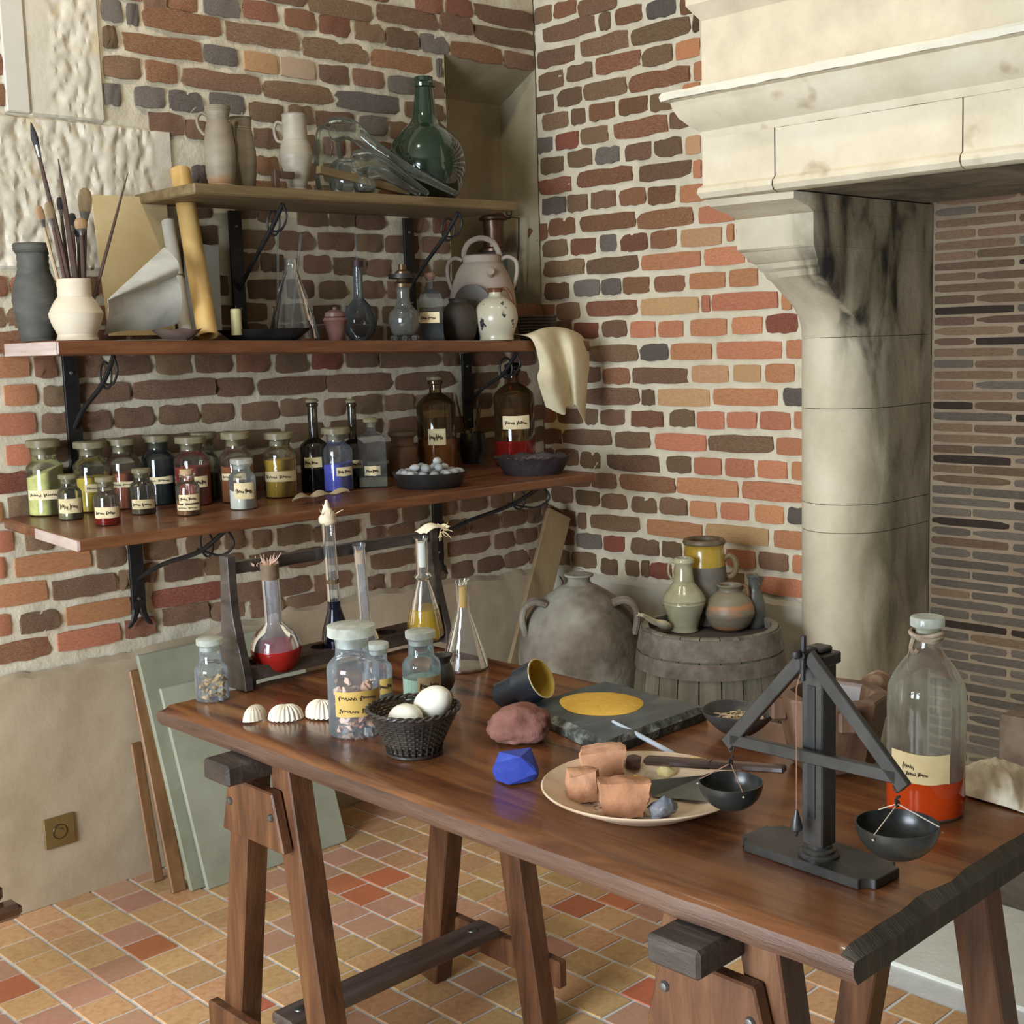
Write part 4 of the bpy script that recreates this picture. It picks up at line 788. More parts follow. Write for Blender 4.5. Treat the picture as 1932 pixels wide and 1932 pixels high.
b = lathe([(0, 0), (29, 0), (31, 3), (31, 76), (26, 88), (8, 97), (7, 99), (7, 112), (10, 114), (10, 118), (7, 118)], 4); part('bottle_body', xf(b, rot=(0, 0, pi/4)), m_clear, t, s, .3)
part('liquid', xf(lathe([(0, 1), (29.5, 1), (29.5, 33), (0, 33)], 4), rot=(0, 0, pi/4)), liquid('ink_blue_black', (.006, .008, .012), .1), t, s, .3)
lb = part('paper_label', box(-21, 15, -23.2, -22.6, 33, 53), m_paper, t, s); part('handwriting', scrawl(lambda u, v: V((-21+36*u, -23.5, 33+20*v)), 2, .2, 31, .5), m_ink, lb, s)
part('stopper', lathe([(0, 112), (6, 112), (11, 120), (9, 126), (0, 127)], 16), M('bottle_stopper', [(.2, .11, .07), (.3, .17, .11)], 14, .4), t, s)
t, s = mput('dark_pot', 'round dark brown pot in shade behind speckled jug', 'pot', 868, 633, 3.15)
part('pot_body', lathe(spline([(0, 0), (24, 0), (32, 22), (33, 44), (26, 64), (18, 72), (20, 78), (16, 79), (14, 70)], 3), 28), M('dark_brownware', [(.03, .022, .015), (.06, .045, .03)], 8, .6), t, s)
t, s = mput('handled_pot', 'large pinkish clay water pot with three looped handles', 'pot', 913, 634, 3.245)
m_pink = M('pinkish_clay', [(.26, .20, .15), (.36, .285, .22), (.42, .345, .27)], 4, .8, .2, 40, bdist=.002)
part('pot_body', lathe(spline([(0, 0), (44, 0), (58, 30), (62, 62), (60, 92), (50, 124), (40, 142), (35, 147), (36, 156), (33, 160), (29, 156), (30, 140)], 3), 40), m_pink, t, s)
for pts in ([(-30, 0, 154), (-32, 0, 166), (-22, 0, 184), (0, 0, 192), (22, 0, 184), (32, 0, 166), (34, 0, 154)], [(36, 0, 152), (50, 0, 156), (64, 0, 148), (66, 0, 128), (60, 0, 104), (56, 0, 98)], [(-36, 0, 152), (-50, 0, 156), (-62, 0, 146), (-64, 0, 126), (-59, 0, 104), (-56, 0, 98)]):
    part('loop_handle', tube(spline(pts, 5), 5.2, 10, flat=.8), m_pink, t, s)
part('spout', tube([(16, -46, 120), (16, -60, 127)], [6, 7], 12), m_pink, t, s)
t, s = mput('round_plate', 'dark brown round plate leaning against the handled pot', 'plate', 893, 566, 3.165); t.location.z = midz(t.location.x)+.085
b = lathe([(0, 0), (28, 0), (36, 3), (36, 5), (26, 3), (0, 3)], 36, sx=.98, sy=1.18); xf(b, (0, 0, 39), (1.35, -.35, 0)); part('plate_body', b, M('dark_plate_glaze', [(.045, .034, .022), (.075, .056, .036)], 6, .5), t, s)
t.location.z = midz(t.location.x)+.045
t, s = mput('speckled_jug', 'round glazed jug with dark speckles and brown handle', 'jug', 937, 634, 3.09)
part('jug_body', lathe(spline([(0, 0), (30, 0), (32, 6), (33, 12), (40, 32), (41, 46), (36, 64), (24, 77), (14, 82), (12, 88), (13, 94)], 4), 40), M('speckled_glaze', [(.42, .38, .27), (.52, .48, .36)], 6, .25, spots=((.03, .028, .03), 24, .62, .04)), t, s)
m_bglz = M('brown_glaze', [(.09, .03, .014), (.17, .06, .03)], 8, .25, coat=.3)
part('neck', lathe([(13, 80), (11.5, 88), (15, 98), (13, 98), (10, 90)], 24), m_bglz, t, s); part('handle', tube(spline([(8, 0, 94), (20, 0, 96), (29, 0, 84), (33, 0, 62)], 5), 4.6, 10, flat=.7), m_bglz, t, s)
t, s = mput('wicker_basket', 'dark wicker basket at the shelf end by cloth', 'basket', 1013, 629, 3.22)
def wick(w0, w1, d0, d1, h, n=9):
    bb = []
    for k in range(n):
        v = k/(n-1); w, d = w0+(w1-w0)*v, d0+(d1-d0)*v; z = h*v
        bb.append(tube([(-w, -d, z), (-w*.33, -d-1, z+.4), (w*.33, -d+.6, z-.4), (w, -d, z), (w, d, z), (0, d+.8, z), (-w, d, z), (-w, -d, z)], h/n*.55, 5))
    for sx in range(-3, 4):
        for sg in (-1, 1): bb.append(tube([(sx*w0/3, sg*d0, 0), (sx*w1/3, sg*d1, h)], 1.3, 5))
    bb.append(box(-w0, w0, -d0, d0, 0, 2)); return join(*bb)
part('basketwork', wick(28, 37, 17, 24, 46), M('dark_wicker', [(.022, .014, .007), (.06, .04, .02)], 20, .6), t, s)
# draped linen at the shelf end
m_linen = M('unbleached_linen', [(.52, .44, .27), (.63, .55, .36), (.68, .61, .43)], 10, .9, .25, 70, bdist=.002)
ctl = [[(968, 629, 3.10), (1003, 640, 3.03), (1018, 690, 3.015), (1014, 715, 3.012), (1030, 768, 3.012)],
       [(985, 633, 3.10), (1012, 632, 3.02), (1040, 690, 2.985), (1043, 735, 2.985), (1064, 783, 2.99)],
       [(1010, 628, 3.12), (1030, 622, 3.03), (1055, 680, 3.0), (1066, 730, 3.0), (1068, 768, 3.0)],
       [(1030, 624, 3.14), (1048, 619, 3.05), (1066, 672, 3.01), (1076, 730, 3.02), (1080, 768, 3.02)],
       [(1045, 624, 3.18), (1072, 621, 3.05), (1080, 660, 2.985), (1084, 720, 2.985), (1086, 764, 3.0)],
       [(1060, 628, 3.2), (1094, 630, 3.07), (1100, 670, 3.0), (1106, 725, 3.0), (1098, 785, 3.01)],
       [(1070, 630, 3.22), (1106, 644, 3.10), (1112, 690, 3.03), (1108, 722, 3.02), (1104, 797, 3.02)]]
rows_ = [spline([tuple(ony(a, b, y)) for a, b, y in c], 5) for c in ctl]
cols_ = [spline([rw[k] for rw in rows_], 5) for k in range(len(rows_[0]))]
nu, nv = len(cols_[0])-1, len(cols_)-1
solo('linen_cloth', 'creased cream linen rag draped over middle shelf end', 'cloth', sheet(lambda u, v: V(cols_[round(v*nv)][round(u*nu)])+V((0, 0, .0)), nu, nv, .0025), m_linen, ony(1048, 625, 3.10), 1.2)
# lantern in the niche
t, s = place('lantern', 'small copper lantern with wire handle inside wall niche', 'lantern', 936, 590, y=3.46, zfix=NZ0+.002)
m_copp = M('aged_copper', [(.075, .04, .025), (.15, .085, .055), (.2, .13, .09)], 10, .35, .2, 40, metal=.7)
part('base', lathe([(0, 0), (27, 0), (28, 8), (22, 14), (22, 40), (26, 44), (0, 44)], 28), m_copp, t, s)
part('globe', lathe([(20, 44), (25, 70), (25, 95), (22, 112)], 24), m_clear, t, s)
part('flange', lathe([(0, 112), (30, 112), (30, 116), (20, 120), (20, 126)], 28), m_copp, t, s)
part('chimney', lathe([(20, 122), (18, 140), (20, 168), (27, 170), (27, 174), (17, 182), (8, 190), (3, 191), (4, 194), (0, 196)], 28), m_copp, t, s)
part('wire_handle', tube([(20, 0, 170), (34, 0, 174), (48, 0, 172), (46, 0, 120), (38, 0, 40)], 1.5, 6), m_iron, t, s)
part('wire_curl', tube([(30+5*cos(a), 0, 182+5*sin(a)) for a in [k*.6 for k in range(11)]], 1.6, 6), m_iron, t, s)
# ------------------------------------------------------------------ top shelf
def topz(x): return 1.928+.0095*(x-1.828)
def tput(name, label, cat, cx, Y, **k):
    p = ony(cx, 345, Y); return place(name, label, cat, cx, 345, y=Y, zfix=topz(p.x)+.0005, **k)
def jug(label, cx, Y, h, prof, hx, mat, side=0):
    t, s = tput('ribbed_jug', label, 'jug', cx, Y, group=None)
    part('jug_body', lathe(ribs(prof, 4, .45), 36), mat, t, s)
    if hx:
        pts = spline(hx, 5); part('handle', tube(pts, 4.2, 10, flat=.75), mat, t, s)
    return t
jug('grey brown ribbed stoneware jug with small looped handle, at shelf end', 418, 3.13, 150, [(0, 0), (25, 0), (24, 8), (27, 25), (29, 60), (28, 85), (24, 112), (21, 125), (22, 140), (24, 146), (23, 150), (20, 150), (19, 138)], [(-20, 0, 134), (-30, 0, 138), (-38, 0, 128), (-36, 0, 112), (-26, 0, 98)], m_stonew)
jug('grey brown ribbed stoneware jug with handle turned to the room', 460, 3.17, 130, [(0, 0), (22, 0), (22, 8), (24, 25), (26, 60), (25, 80), (21, 108), (19, 118), (20, 132), (21, 136), (18, 136), (17, 126)], [(-8, -18, 126), (-14, -27, 122), (-15, -31, 104), (-12, -28, 84)], m_stonew)
jug('pale ribbed stoneware jug standing before the glass retorts', 561, 3.12, 142, [(0, 0), (18, 0), (18, 8), (22, 26), (30, 58), (31, 72), (26, 92), (23, 100), (23, 138), (24, 142), (21, 142), (20, 120)], [(-22, 0, 126), (-33, 0, 128), (-38, 0, 114), (-34, 0, 96), (-24, 0, 92)], M('pale_stoneware', [(.24, .20, .145), (.32, .275, .205), (.38, .33, .26)], 5, .5, .3, 40, stretch=(1, 1, 3), bdist=.002))
t, s = tput('straw_stopper', 'broken white straw poking from ribbed jug mouth', 'straw', 458, 3.15); t.location.z += .17
part('straw', join(tube([(-2, 0, 0), (6, 0, 28)], 1.2, 5), tube([(-4, 0, 6), (12, 0, 20)], 1, 5)), M('white_straw', [(.6, .57, .48)], 4, .7), t, s)
m_retort = glass('retort_glass', (.90, .94, .92), .10, (.55, .60, .56), .02)
def retort(label, c, bulb, path):
    """blown retort: upright bulb drawn out at the top into a long sloping neck, one skin"""
    cx_, y0_, y1_, rb, Y = bulb; c0_ = ony(cx_, y1_, Y); s = mpp(c0_); zb = topz(c0_.x)+.002
    t = thing('glass_retort', label, 'retort', (c0_.x, Y, zb)); hh = (y1_-y0_)*s
    b = lathe(spline([(0, 0), (rb*.7*s, .004), (rb*s, hh*.25), (rb*s, hh*.6), (rb*.72*s, hh*.9), (0, hh)], 4), 28)
    xf(b, (c0_.x, Y, zb))
    pts = [ony(px, py, yy) for px, py, yy, r_ in path]; rr = [r_*s for *_, r_ in path]
    sp = spline([(*p, q) for p, q in zip(pts, rr)], 5)
    n = tube([V((q[0], q[1], max(q[2], topz(q[0])+q[3]))) for q in sp], [max(q[3], .002) for q in sp], 20)
    o = wpart('retort_body', join(b, n), m_retort, t)
    m = o.modifiers.new('skin', 'REMESH'); m.mode = 'VOXEL'; m.voxel_size = .0032; m.use_smooth_shade = True
    k = o.modifiers.new('soft', 'SMOOTH'); k.factor = .5; k.iterations = 8
retort('tallest clear glass retort, its neck sloping past green demijohn', 0, (622, 212, 352, 27, 3.22), [(630, 245, 3.22, 24), (662, 245, 3.21, 20), (705, 280, 3.17, 15), (780, 325, 3.09, 10), (862, 366, 3.06, 6)])
retort('middle clear glass retort with bulb resting on the board', 0, (655, 282, 352, 33, 3.13), [(672, 305, 3.13, 22), (705, 302, 3.12, 18), (745, 325, 3.10, 13), (808, 366, 3.07, 6)])
retort('smallest clear glass retort in front of the other two', 0, (688, 318, 354, 20, 3.075), [(700, 328, 3.075, 14), (722, 326, 3.075, 12), (752, 345, 3.07, 9), (792, 367, 3.065, 5)])
t, s = tput('demijohn', 'large round green glass demijohn on top shelf', 'bottle', 806, 3.225)

m_grn2 = M('dark_green_glass', [(.008, .022, .012), (.014, .034, .018)], 3, .04, coat=1)
part('bottle_body', lathe(spline([(0, 0), (36, 0), (56, 14), (70, 42), (74, 72), (68, 104), (50, 130), (32, 146), (24, 160), (20, 185), (17.5, 210), (17.5, 216)], 4), 44), m_grn2, t, s)
b = lathe([(17, 212), (22, 214), (23, 220), (18, 224), (17.5, 232), (15, 232), (14, 214)], 44)
for v in b.verts:
    if v.co.xy.length > 17.8: v.co.xy *= 1+.04*sin(atan2(v.co.y, v.co.x)*22)
part('lip', b, m_grn2, t, s)
# timber on the top shelf
a, b_ = ony(600, 320, 3.08), ony(770, 362, 3.08)
t = thing('wooden_batten', 'brown wooden strip propped aslant under the retorts', 'batten', a); wpart('strip', bar(a, b_, .02, .022, (0, 0, 1), .001), m_shelft, t, .3)
a = ony(520, 345, 3.08); t = thing('wooden_square', 'small dark wooden try square behind pale jug', 'tool', (a.x, a.y, topz(a.x)))
part('stock', box(-.008, .008, -.01, .01, 0, .052, .001), wood('dark_walnut', [(.04, .018, .010), (.085, .042, .022)], .5, (4, 4, 1)), t); part('blade', box(.008, .06, -.008, .008, .032, .050, .001), wood('dark_walnut', []), t)
rg = random.Random(6)
m_shard = glass('broken_glass', (.8, .88, .84), .3, (.6, .66, .6), .05)
for k in range(16):
    px = 545+k*12+rg.uniform(-5, 5); p = ony(px, 350, 3.07+rg.uniform(-.01, .03)); o = obj('glass_shard', facets((.007, .006, .004), 8, k+3), m_shard if k % 3 else M('chalk_chip', [(.55, .5, .4), (.65, .6, .5)], 9, .8), None, 0, loc=(p.x, p.y, topz(p.x)), rotz=k)
    tag(o, 'small chip of broken glass and plaster along top shelf edge', 'shard', 'chips along the top shelf')
# ------------------------------------------------------------------ work table on two trestles
TZ = .78; TH = .043
tx0, tx1, ty0, ty1 = 1.270, 1.998, .768, 2.372
m_top = M('polished_table_oak', [(.036, .011, .005), (.105, .034, .013), (.20, .075, .024), (.12, .04, .014)], 3.2, .30, .3, 26, stretch=(5, .55, 5), coat=.25, detail=9, rvar=.12, bdist=.0016, dist=.8, spots=((.34, .16, .055), 2.2, .60, .16))
m_edge = M('worn_table_edge', [(.045, .022, .014), (.10, .052, .034), (.17, .10, .07)], 5, .42, .8, 40, stretch=(4, .5, 6), bdist=.003, detail=8)
m_endd = M('dark_end_grain', [(.025, .020, .012), (.055, .042, .026), (.09, .07, .045)], 7, .7, .9, 40, stretch=(8, 1, 1), bdist=.004)
table = thing('work_table', 'long dark oak table on two trestles, crowded with alchemist glassware', 'table', ((tx0+tx1)/2, (ty0+ty1)/2, 0))
tl = V(table.location)
def top_mesh():
    """thick slab, hand-worn: rounded front arris, adzed ends"""
    bm = bmesh.new(); nx, ny = 26, 60; g = {}
    ring = [(-1, TZ-TH)]
    def ed(y, k): return .004*NZ.noise(V((y*3.1, k, 0)))+.0022*NZ.noise(V((y*17, k, 4)))
    prof = [(.010, -TH), (.002, -TH*.75), (0, -TH*.5), (.0025, -TH*.24), (.009, -.006), (.022, -.0008)]
    cols = []
    for j in range(ny+1):
        y = ty0+(ty1-ty0)*j/ny; r = []
        for d, z in prof: r.append((tx0+d+ed(y, 1), y, TZ+z+.0015*NZ.noise(V((y*9, 3, z*60)))))
        for i in range(nx+1):
            x = tx0+.034+(tx1-tx0-.068)*i/nx; r.append((x, y, TZ-.0008*(1+NZ.noise(V((x*6, y*3, 0))))*.5))
        for d, z in prof[::-1]: r.append((tx1-d+ed(y, 2), y, TZ+z))
        cols.append(r)
    vs = [[bm.verts.new(p) for p in r] for r in cols]
    for a, b in zip(vs, vs[1:]):
        for k in range(len(a)-1): bm.faces.new((a[k], b[k], b[k+1], a[k+1]))
        bm.faces.new((a[-1], b[-1], b[0], a[0]))
    for e, sg in ((0, -1), (-1, 1)):
        # worn chamfer on the ends
        base = vs[e]; mid = [bm.verts.new((v.co.x, v.co.y+sg*.004, min(v.co.z, TZ-.013)-(.004*abs(NZ.noise(V((v.co.x*25, e, 0)))) if v.co.z > TZ-.02 else 0))) for v in base]
        for v in base:
            if v.co.z > TZ-.012: v.co.y += -sg*(.014+.008*NZ.noise(V((v.co.x*14, e, 1))))
        for k in range(len(base)-1): bm.faces.new((base[k], base[k+1], mid[k+1], mid[k]))
        bm.faces.new((base[-1], base[0], mid[0], mid[-1])); bm.faces.new(mid)
    bmesh.ops.recalc_face_normals(bm, faces=bm.faces); return bm
tp = wpart('tabletop', top_mesh(), m_top, table, .5)
tp.data.materials.append(m_edge); tp.data.materials.append(m_endd)
for f in tp.data.polygons:
    c = f.center+tl; n_ = f.normal
    if n_.z < .55 and abs(n_.x) > abs(n_.y)*.8: f.material_index = 1
    elif abs(n_.y) > .25 and (c.y < ty0+.05): f.material_index = 2
m_tres = wood('trestle_oak', [(.045, .017, .008), (.105, .040, .016), (.17, .075, .03)], .45, (5, 5, .6), .1, .5)
m_tresd = wood('dark_worn_oak', [(.018, .013, .011), (.045, .032, .026), (.09, .07, .06)], .5, (5, 1, 5), 0, .8)
def trestle(label, yc, xf0, xb0, lean=0):
    t = thing('trestle', label, 'trestle', ((xf0+xb0)/2, yc, 0), 0, 'table trestles')
    zt = TZ-TH-.002
    wpart('beam', bar((1.222, yc, zt-.034), (2.03, yc, zt-.034), .068, .088, (0, 1, 0), .007) if False else box(1.222, 2.03, yc-.043, yc+.043, zt-.040, zt, .005), m_tresd, t, .4)
    for xx in (xf0, xb0):
        sx = -1 if xx == xf0 else 1
        for sg in (-1, 1):
            b = bar((xx+.0*sx, yc+sg*.178, .001), (xx-.0*sx, yc+sg*.062, zt-.012), .062, .052, (1, 0, 0), .003)
            b2 = b; wpart('leg', b2, m_tres, t, .4)
        wpart('yoke', xf(prism([(-.105, -.175), (.105, -.175), (.075, -.062), (-.075, -.062)], .024, .003), (xx+sx*.040-.012, yc, zt), (pi/2, 0, pi/2)), m_tres, t, .4)
        wpart('crossbar', box(xx+sx*.034-.013, xx+sx*.034+.013, yc-.215, yc+.215, .095, .158, .004), m_tres, t, .4)
        for sg in (-1, 1): wpart('bolt', xf(lathe([(0, .006), (.006, .004), (.008, 0)], 10), (xx+sx*.053, yc+sg*.07, zt-.11), (0, sx*pi/2, 0)), m_bolt, t)
    wpart('stretcher', box(xf0-.01, xb0+.02, yc-.034, yc+.034, .159, .184, .004), wood('grey_stretcher', [(.035, .022, .016), (.08, .052, .04), (.13, .095, .08)], .4, (.6, 5, 5), .1, .4), t, .4)
    for xx in (xf0+.0, xb0-.0): wpart('washer', xf(lathe([(0, .004), (.004, .004), (.011, .002), (.012, 0)], 14), (xx+(.035 if xx == xf0 else -.035), yc, .184)), m_bolt, t)
    return t
trestle('dark oak trestle under the far table end, beside the green boards', 2.08, 1.345, 1.885)
trestle('dark oak trestle under the near table end, with blackened beam end', .995, 1.345, 1.885)
# ------------------------------------------------------------------ glassware and jars on the table
m_jart = glass('table_jar_glass', (.94, .97, .98), .13, (.70, .80, .88), .03)
m_lidt = glass('frosted_lid', (.9, .92, .86), .62, (.80, .82, .74), .15)
def chunks(n, R_, h0, h1, size, seed):
    rg = random.Random(seed); out = []
    for k in range(n):
        a, rr = rg.uniform(0, 6.28), R_*sqrt(rg.random()); out.append(xf(facets((size*rg.uniform(.7, 1.3), size*rg.uniform(.6, 1.1), size*rg.uniform(.5, 1)), 9, seed+k), (rr*cos(a), rr*sin(a), h0+(h1-h0)*k/n), (rg.uniform(-.6, .6), rg.uniform(-.6, .6), rg.uniform(0, 6))))
    return join(*out)
GT = 'frosted stoppered jars on the table'
t, s = jar('small glass jar of golden resin lumps at table corner', 402, 1327, 31, 1209, 1262, 20.5, 24.5, TZ, m_jart, m_lidt, None, group=GT, name='glass_jar', seed=51)
o = part('resin_lumps', chunks(34, 23, 3, 42, 8, 5), M('amber_resin', [(.36, .19, .05), (.52, .31, .10), (.66, .52, .30)], 18, .5, .3, 40), t, s, .3); o['kind'] = 'stuff'
t, s = jar('large glass jar of pink crystals with amber band label', 672, 1397, 49, 1188, 1258, 32, 45, TZ, m_jart, m_lidt, None, group=GT, name='glass_jar', seed=52)
o = part('pink_crystals', chunks(56, 36, 4, 92, 13, 9), M('pink_crystal', [(.50, .22, .12), (.66, .36, .22), (.74, .55, .44)], 12, .45, .3, 30), t, s, .3); o['kind'] = 'stuff'
label_on(t, s, 49, -.78, 1.25, 44, 92, 53, 2, m_papery, .7)
t, s = jar('small glass jar with amber label behind pink crystal jar', 716, 1322, 26, 1217, 1258, 18, 22, TZ, m_jart, m_lidt, P_('pale_sediment', (.50, .46, .36)), .16, 0, None, GT, name='glass_jar', seed=54)
label_on(t, s, 26, -.1, 1.3, 12, 40, 54, 1, m_papery, .6)
t, s = jar('glass jar of pale green liquid with tan label', 798, 1328, 36, 1196, 1252, 24, 28.5, TZ, m_jart, m_lidt, liquid('celadon_liquid', (.40, .56, .42), .2, .25), .58, 0, None, GT, name='glass_jar', fillname='liquid', seed=55)
label_on(t, s, 36, -.25, 1.25, 18, 50, 55, 1, M('tan_label', [(.40, .28, .13), (.52, .38, .2)], 14, .8), .6)
t, s = place('metal_pot', 'small dark pewter pot behind the green liquid jar', 'pot', 834, 1311, z=TZ, r=26)
t.location += V((.0, .0, 0))
part('pot_body', lathe(spline([(0, 0), (14, 0), (24, 14), (26, 30), (20, 52), (17, 58), (23, 70), (20, 70), (15, 60)], 3), 28), M('pewter', [(.07, .065, .06), (.14, .13, .125)], 12, .3, metal=.7), t, s)
# flask rack
m_rack = wood('dark_rack_wood', [(.022, .016, .014), (.055, .04, .034), (.10, .078, .068)], .35, (1, 1, 4), .15, .4)
rl = onz(470, 1305, TZ); rr_ = onz(838, 1214, TZ); RY = rl.y+.055; rx0, rx1 = rl.x, 2.0
rk = thing('flask_rack', 'dark wooden flask rack with posts, top bar and drilled base', 'rack', ((rx0+rx1)/2, RY, TZ))
rx1 = onz(836, 1216, TZ).x if False else rx0+.565
ztp = ony(450, 1046, RY).z
def post(x, th=.020):
    side = spline([(-.058, 0), (-.054, .04), (-.034, .11), (-.020, .17), (-.016, .24), (-.016, ztp-TZ)], 4)
    poly = [(a, b) for a, b in side]+[(.016, ztp-TZ), (.016, .24), (.026, .12), (.046, .04), (.05, 0)]
    return xf(prism(poly, th, .0012), (x-th/2, RY, TZ+.001), (pi/2, 0, pi/2))
wpart('post', post(rx0), m_rack, rk, .4); wpart('post', post(rx1), m_rack, rk, .4)
wpart('top_bar', box(rx0+.01, rx1-.01, RY-.008, RY+.008, ztp-.040, ztp-.014, .001), m_rack, rk, .4)
def base_board(z0, z1):
    bm = bmesh.new(); holes = [rx0+.045+.093*k for k in range(6)]; y0_, y1_ = RY-.046, RY+.046
    # plate with round holes: strips of quads around each hole
    for zz in (z0, z1):
        for k, hx in enumerate(holes):
            a = rx0+.012 if k == 0 else (holes[k-1]+hx)/2; b = rx1-.012 if k == 5 else (holes[k+1]+hx)/2; n = 24
            inn = [bm.verts.new((hx+.026*cos(2*pi*i/n), RY+.026*sin(2*pi*i/n), zz)) for i in range(n)]; out = []
            for i in range(n):
                c_, s_ = cos(2*pi*i/n), sin(2*pi*i/n); m_ = max(abs(c_)/((b-hx) if c_ > 0 else (hx-a)), abs(s_)/(y1_-RY)); out.append(bm.verts.new((hx+c_/m_, RY+s_/m_, zz)))
            for i in range(n): bm.faces.new((inn[i], inn[(i+1) % n], out[(i+1) % n], out[i]))
            if zz == z1:
                lo = [bm.verts.new((v.co.x, v.co.y, z0)) for v in inn]
                for i in range(n): bm.faces.new((inn[i], inn[(i+1) % n], lo[(i+1) % n], lo[i]))
    for q in (((rx0+.012, y0_), (rx1-.012, y0_)), ((rx0+.012, y1_), (rx1-.012, y1_))):
        vs = [bm.verts.new((*q[0], z0)), bm.verts.new((*q[1], z0)), bm.verts.new((*q[1], z1)), bm.verts.new((*q[0], z1))]; bm.faces.new(vs)
    bmesh.ops.remove_doubles(bm, verts=bm.verts, dist=1e-5); bmesh.ops.recalc_face_normals(bm, faces=bm.faces); return bm
BZ0, BZ1 = TZ+.018, TZ+.046
wpart('base_board', base_board(BZ0, BZ1), m_rack, rk, .4)
for xx in (rx0+.02, rx1-.02): wpart('foot_block', box(xx-.015, xx+.015, RY-.03, RY+.03, TZ+.001, BZ0), m_rack, rk, .4)
# flasks standing in the rack holes, necks leaning on the bar
def flask(label, px, pb, pt, ptop, prof, gl, parts, name='round_flask', y=None, group='flasks in the wooden rack', cat='flask'):
    a = ony(px, pb, (RY-.012) if y is None else y); b = ony(pt, ptop, (RY-.030) if y is None else y+.0)
    t = thing(name, label, cat, a, 0, group); s = mpp(a); q = (b-a).to_track_quat('Z', 'Y').to_matrix().to_4x4()
    bm = lathe(prof, 36); bm.transform(q); part('flask_body', bm, gl, t, s)
    for nm, bm, mt, sm in parts:
        bm.transform(q); o = part(nm, bm, mt, t, s, sm)
        if nm in ('shredded_paper', 'straw'): o['kind'] = 'stuff'
    return t, s, q
m_flg = glass('flask_glass', (.94, .97, .99), .15, (.75, .80, .92), .02)
m_flc = glass('clear_flask_glass', (.96, .98, .98), .06, (.75, .78, .78), .02)
def wisps(n, R_, h, seed, z0):
    rg = random.Random(seed); out = []
    for k in range(n):
        a = rg.uniform(0, 6.28); p = V((R_*.5*cos(a), R_*.5*sin(a), z0)); d = V((cos(a)*rg.uniform(.1, 1), sin(a)*rg.uniform(.1, 1), rg.uniform(.3, 1)))*h*rg.uniform(.5, 1)
        out.append(tube([p, p+d*.5+V((rg.uniform(-2, 2), rg.uniform(-2, 2), 0)), p+d], [1.4, 1.1, .5], 4))
    return join(*out)
m_corkt = M('cork', [(.38, .24, .12), (.50, .34, .18)], 30, .9, .3)
m_pinkp = M('pink_paper_shreds', [(.58, .36, .27), (.70, .50, .40)], 20, .85)
fl1 = spline([(0, 0), (18, 2), (36, 14), (46.5, 38), (46, 56), (38, 76), (24, 90), (17, 99), (16, 108), (16.2, 160), (16.5, 205), (17.5, 213)], 4)
flask('round bottomed flask of dark red liquid with pink paper tuft', 524, 1268, 507, 1056, fl1, m_flg,
      [('liquid', lathe([(r*1.003, z) for r, z in fl1 if z < 54]+[(46.2, 54), (0, 54)], 36), liquid('red_lac', (.36, .018, .014), .2), .6), ('cork', lathe([(0, 183), (15, 183), (15.6, 212), (0, 212)], 24), m_corkt, .6),
       ('paper_collar', lathe([(16.8, 184), (17.6, 214)], 24), glass('tan_collar', (.6, .48, .36), .55, (.42, .30, .20), .3), .6), ('shredded_paper', join(wisps(26, 14, 24, 3, 210), xf(wisps(16, 14, 16, 4, 206), (-22, 0, 4))), m_pinkp, .6)])
fl2 = spline([(0, 0), (16, 2), (26, 14), (28.5, 34), (25, 58), (17, 84), (12.5, 102), (12, 116)], 4)+[(12, 190), (12.5, 262), (14.5, 268)]
flask('tall necked flask of black liquid with twisted paper stopper', 638, 1244, 618, 976, fl2, m_flc,
      [('liquid', lathe([(r*1.004, z) for r, z in fl2 if z < 114]+[(12.1, 116), (0, 116)], 32), liquid('black_indigo', (.006, .006, .014), .05, .03), .6), ('label_ring', lathe([(12.2, 150), (12.4, 158)], 20), glass('ring_stain', (.5, .4, .3), .5, (.3, .2, .1)), .6),
       ('paper_twist', lathe(spline([(13, 262), (15.5, 268), (14, 278), (8, 290), (5, 298), (2, 308)], 3), 12, .18), M('cream_wrap', [(.58, .45, .30), (.72, .62, .45)], 14, .85), .9), ('straw', wisps(8, 10, 28, 8, 276), M('cream_wrap', []), .6)], 'tall_flask')
fl3 = spline([(0, 0), (14, 2), (24, 16), (26, 38), (22, 60), (14, 84), (11, 100), (10.5, 112)], 4)+[(10.5, 190), (11, 234), (13, 242)]
flask('tall necked empty flask with small tan cork, behind the lidded jars', 698, 1260, 676, 1018, fl3, m_flg, [('cork', lathe([(0, 206), (9.8, 206), (10.2, 228), (0, 228)], 20), m_corkt, .6), ('liquid', lathe([(r*.95, z+.5) for r, z in fl3 if z < 18]+[(23, 18), (0, 18)], 24), liquid('pink_dregs', (.7, .42, .34), .5), .6)], 'tall_flask')
fl4 = [(0, 0), (30, 1), (36.5, 8), (36, 18), (28, 58), (17, 96), (12, 110), (11, 114), (15, 117), (16.8, 121), (15, 125), (11, 128), (11, 150), (11.5, 188), (14.5, 196)]
flask('conical flask of yellow grains and liquid under cream paper cap', 803, 1203, 794, 1008, fl4, m_flc,
      [('liquid', lathe([(0, 0), (30.1, 1), (36.6, 8), (36.1, 18), (27.6, 60), (0, 60)], 30), liquid('saffron_liquid', (.55, .33, .02), .45), .6), ('grains', xf(stone((27, 27, 16), 3, .1, 2, 3, .7, .06), (4, -2, 18)), M('saffron_grains', [(.55, .33, .02), (.78, .54, .05)], 60, .9, 1, 80), .9),
       ('paper_plug', lathe([(0, 138), (9, 140), (10.3, 186), (0, 188)], 18), M('white_plug', [(.6, .58, .5), (.7, .68, .6)], 14, .8), .6)], 'conical_flask')
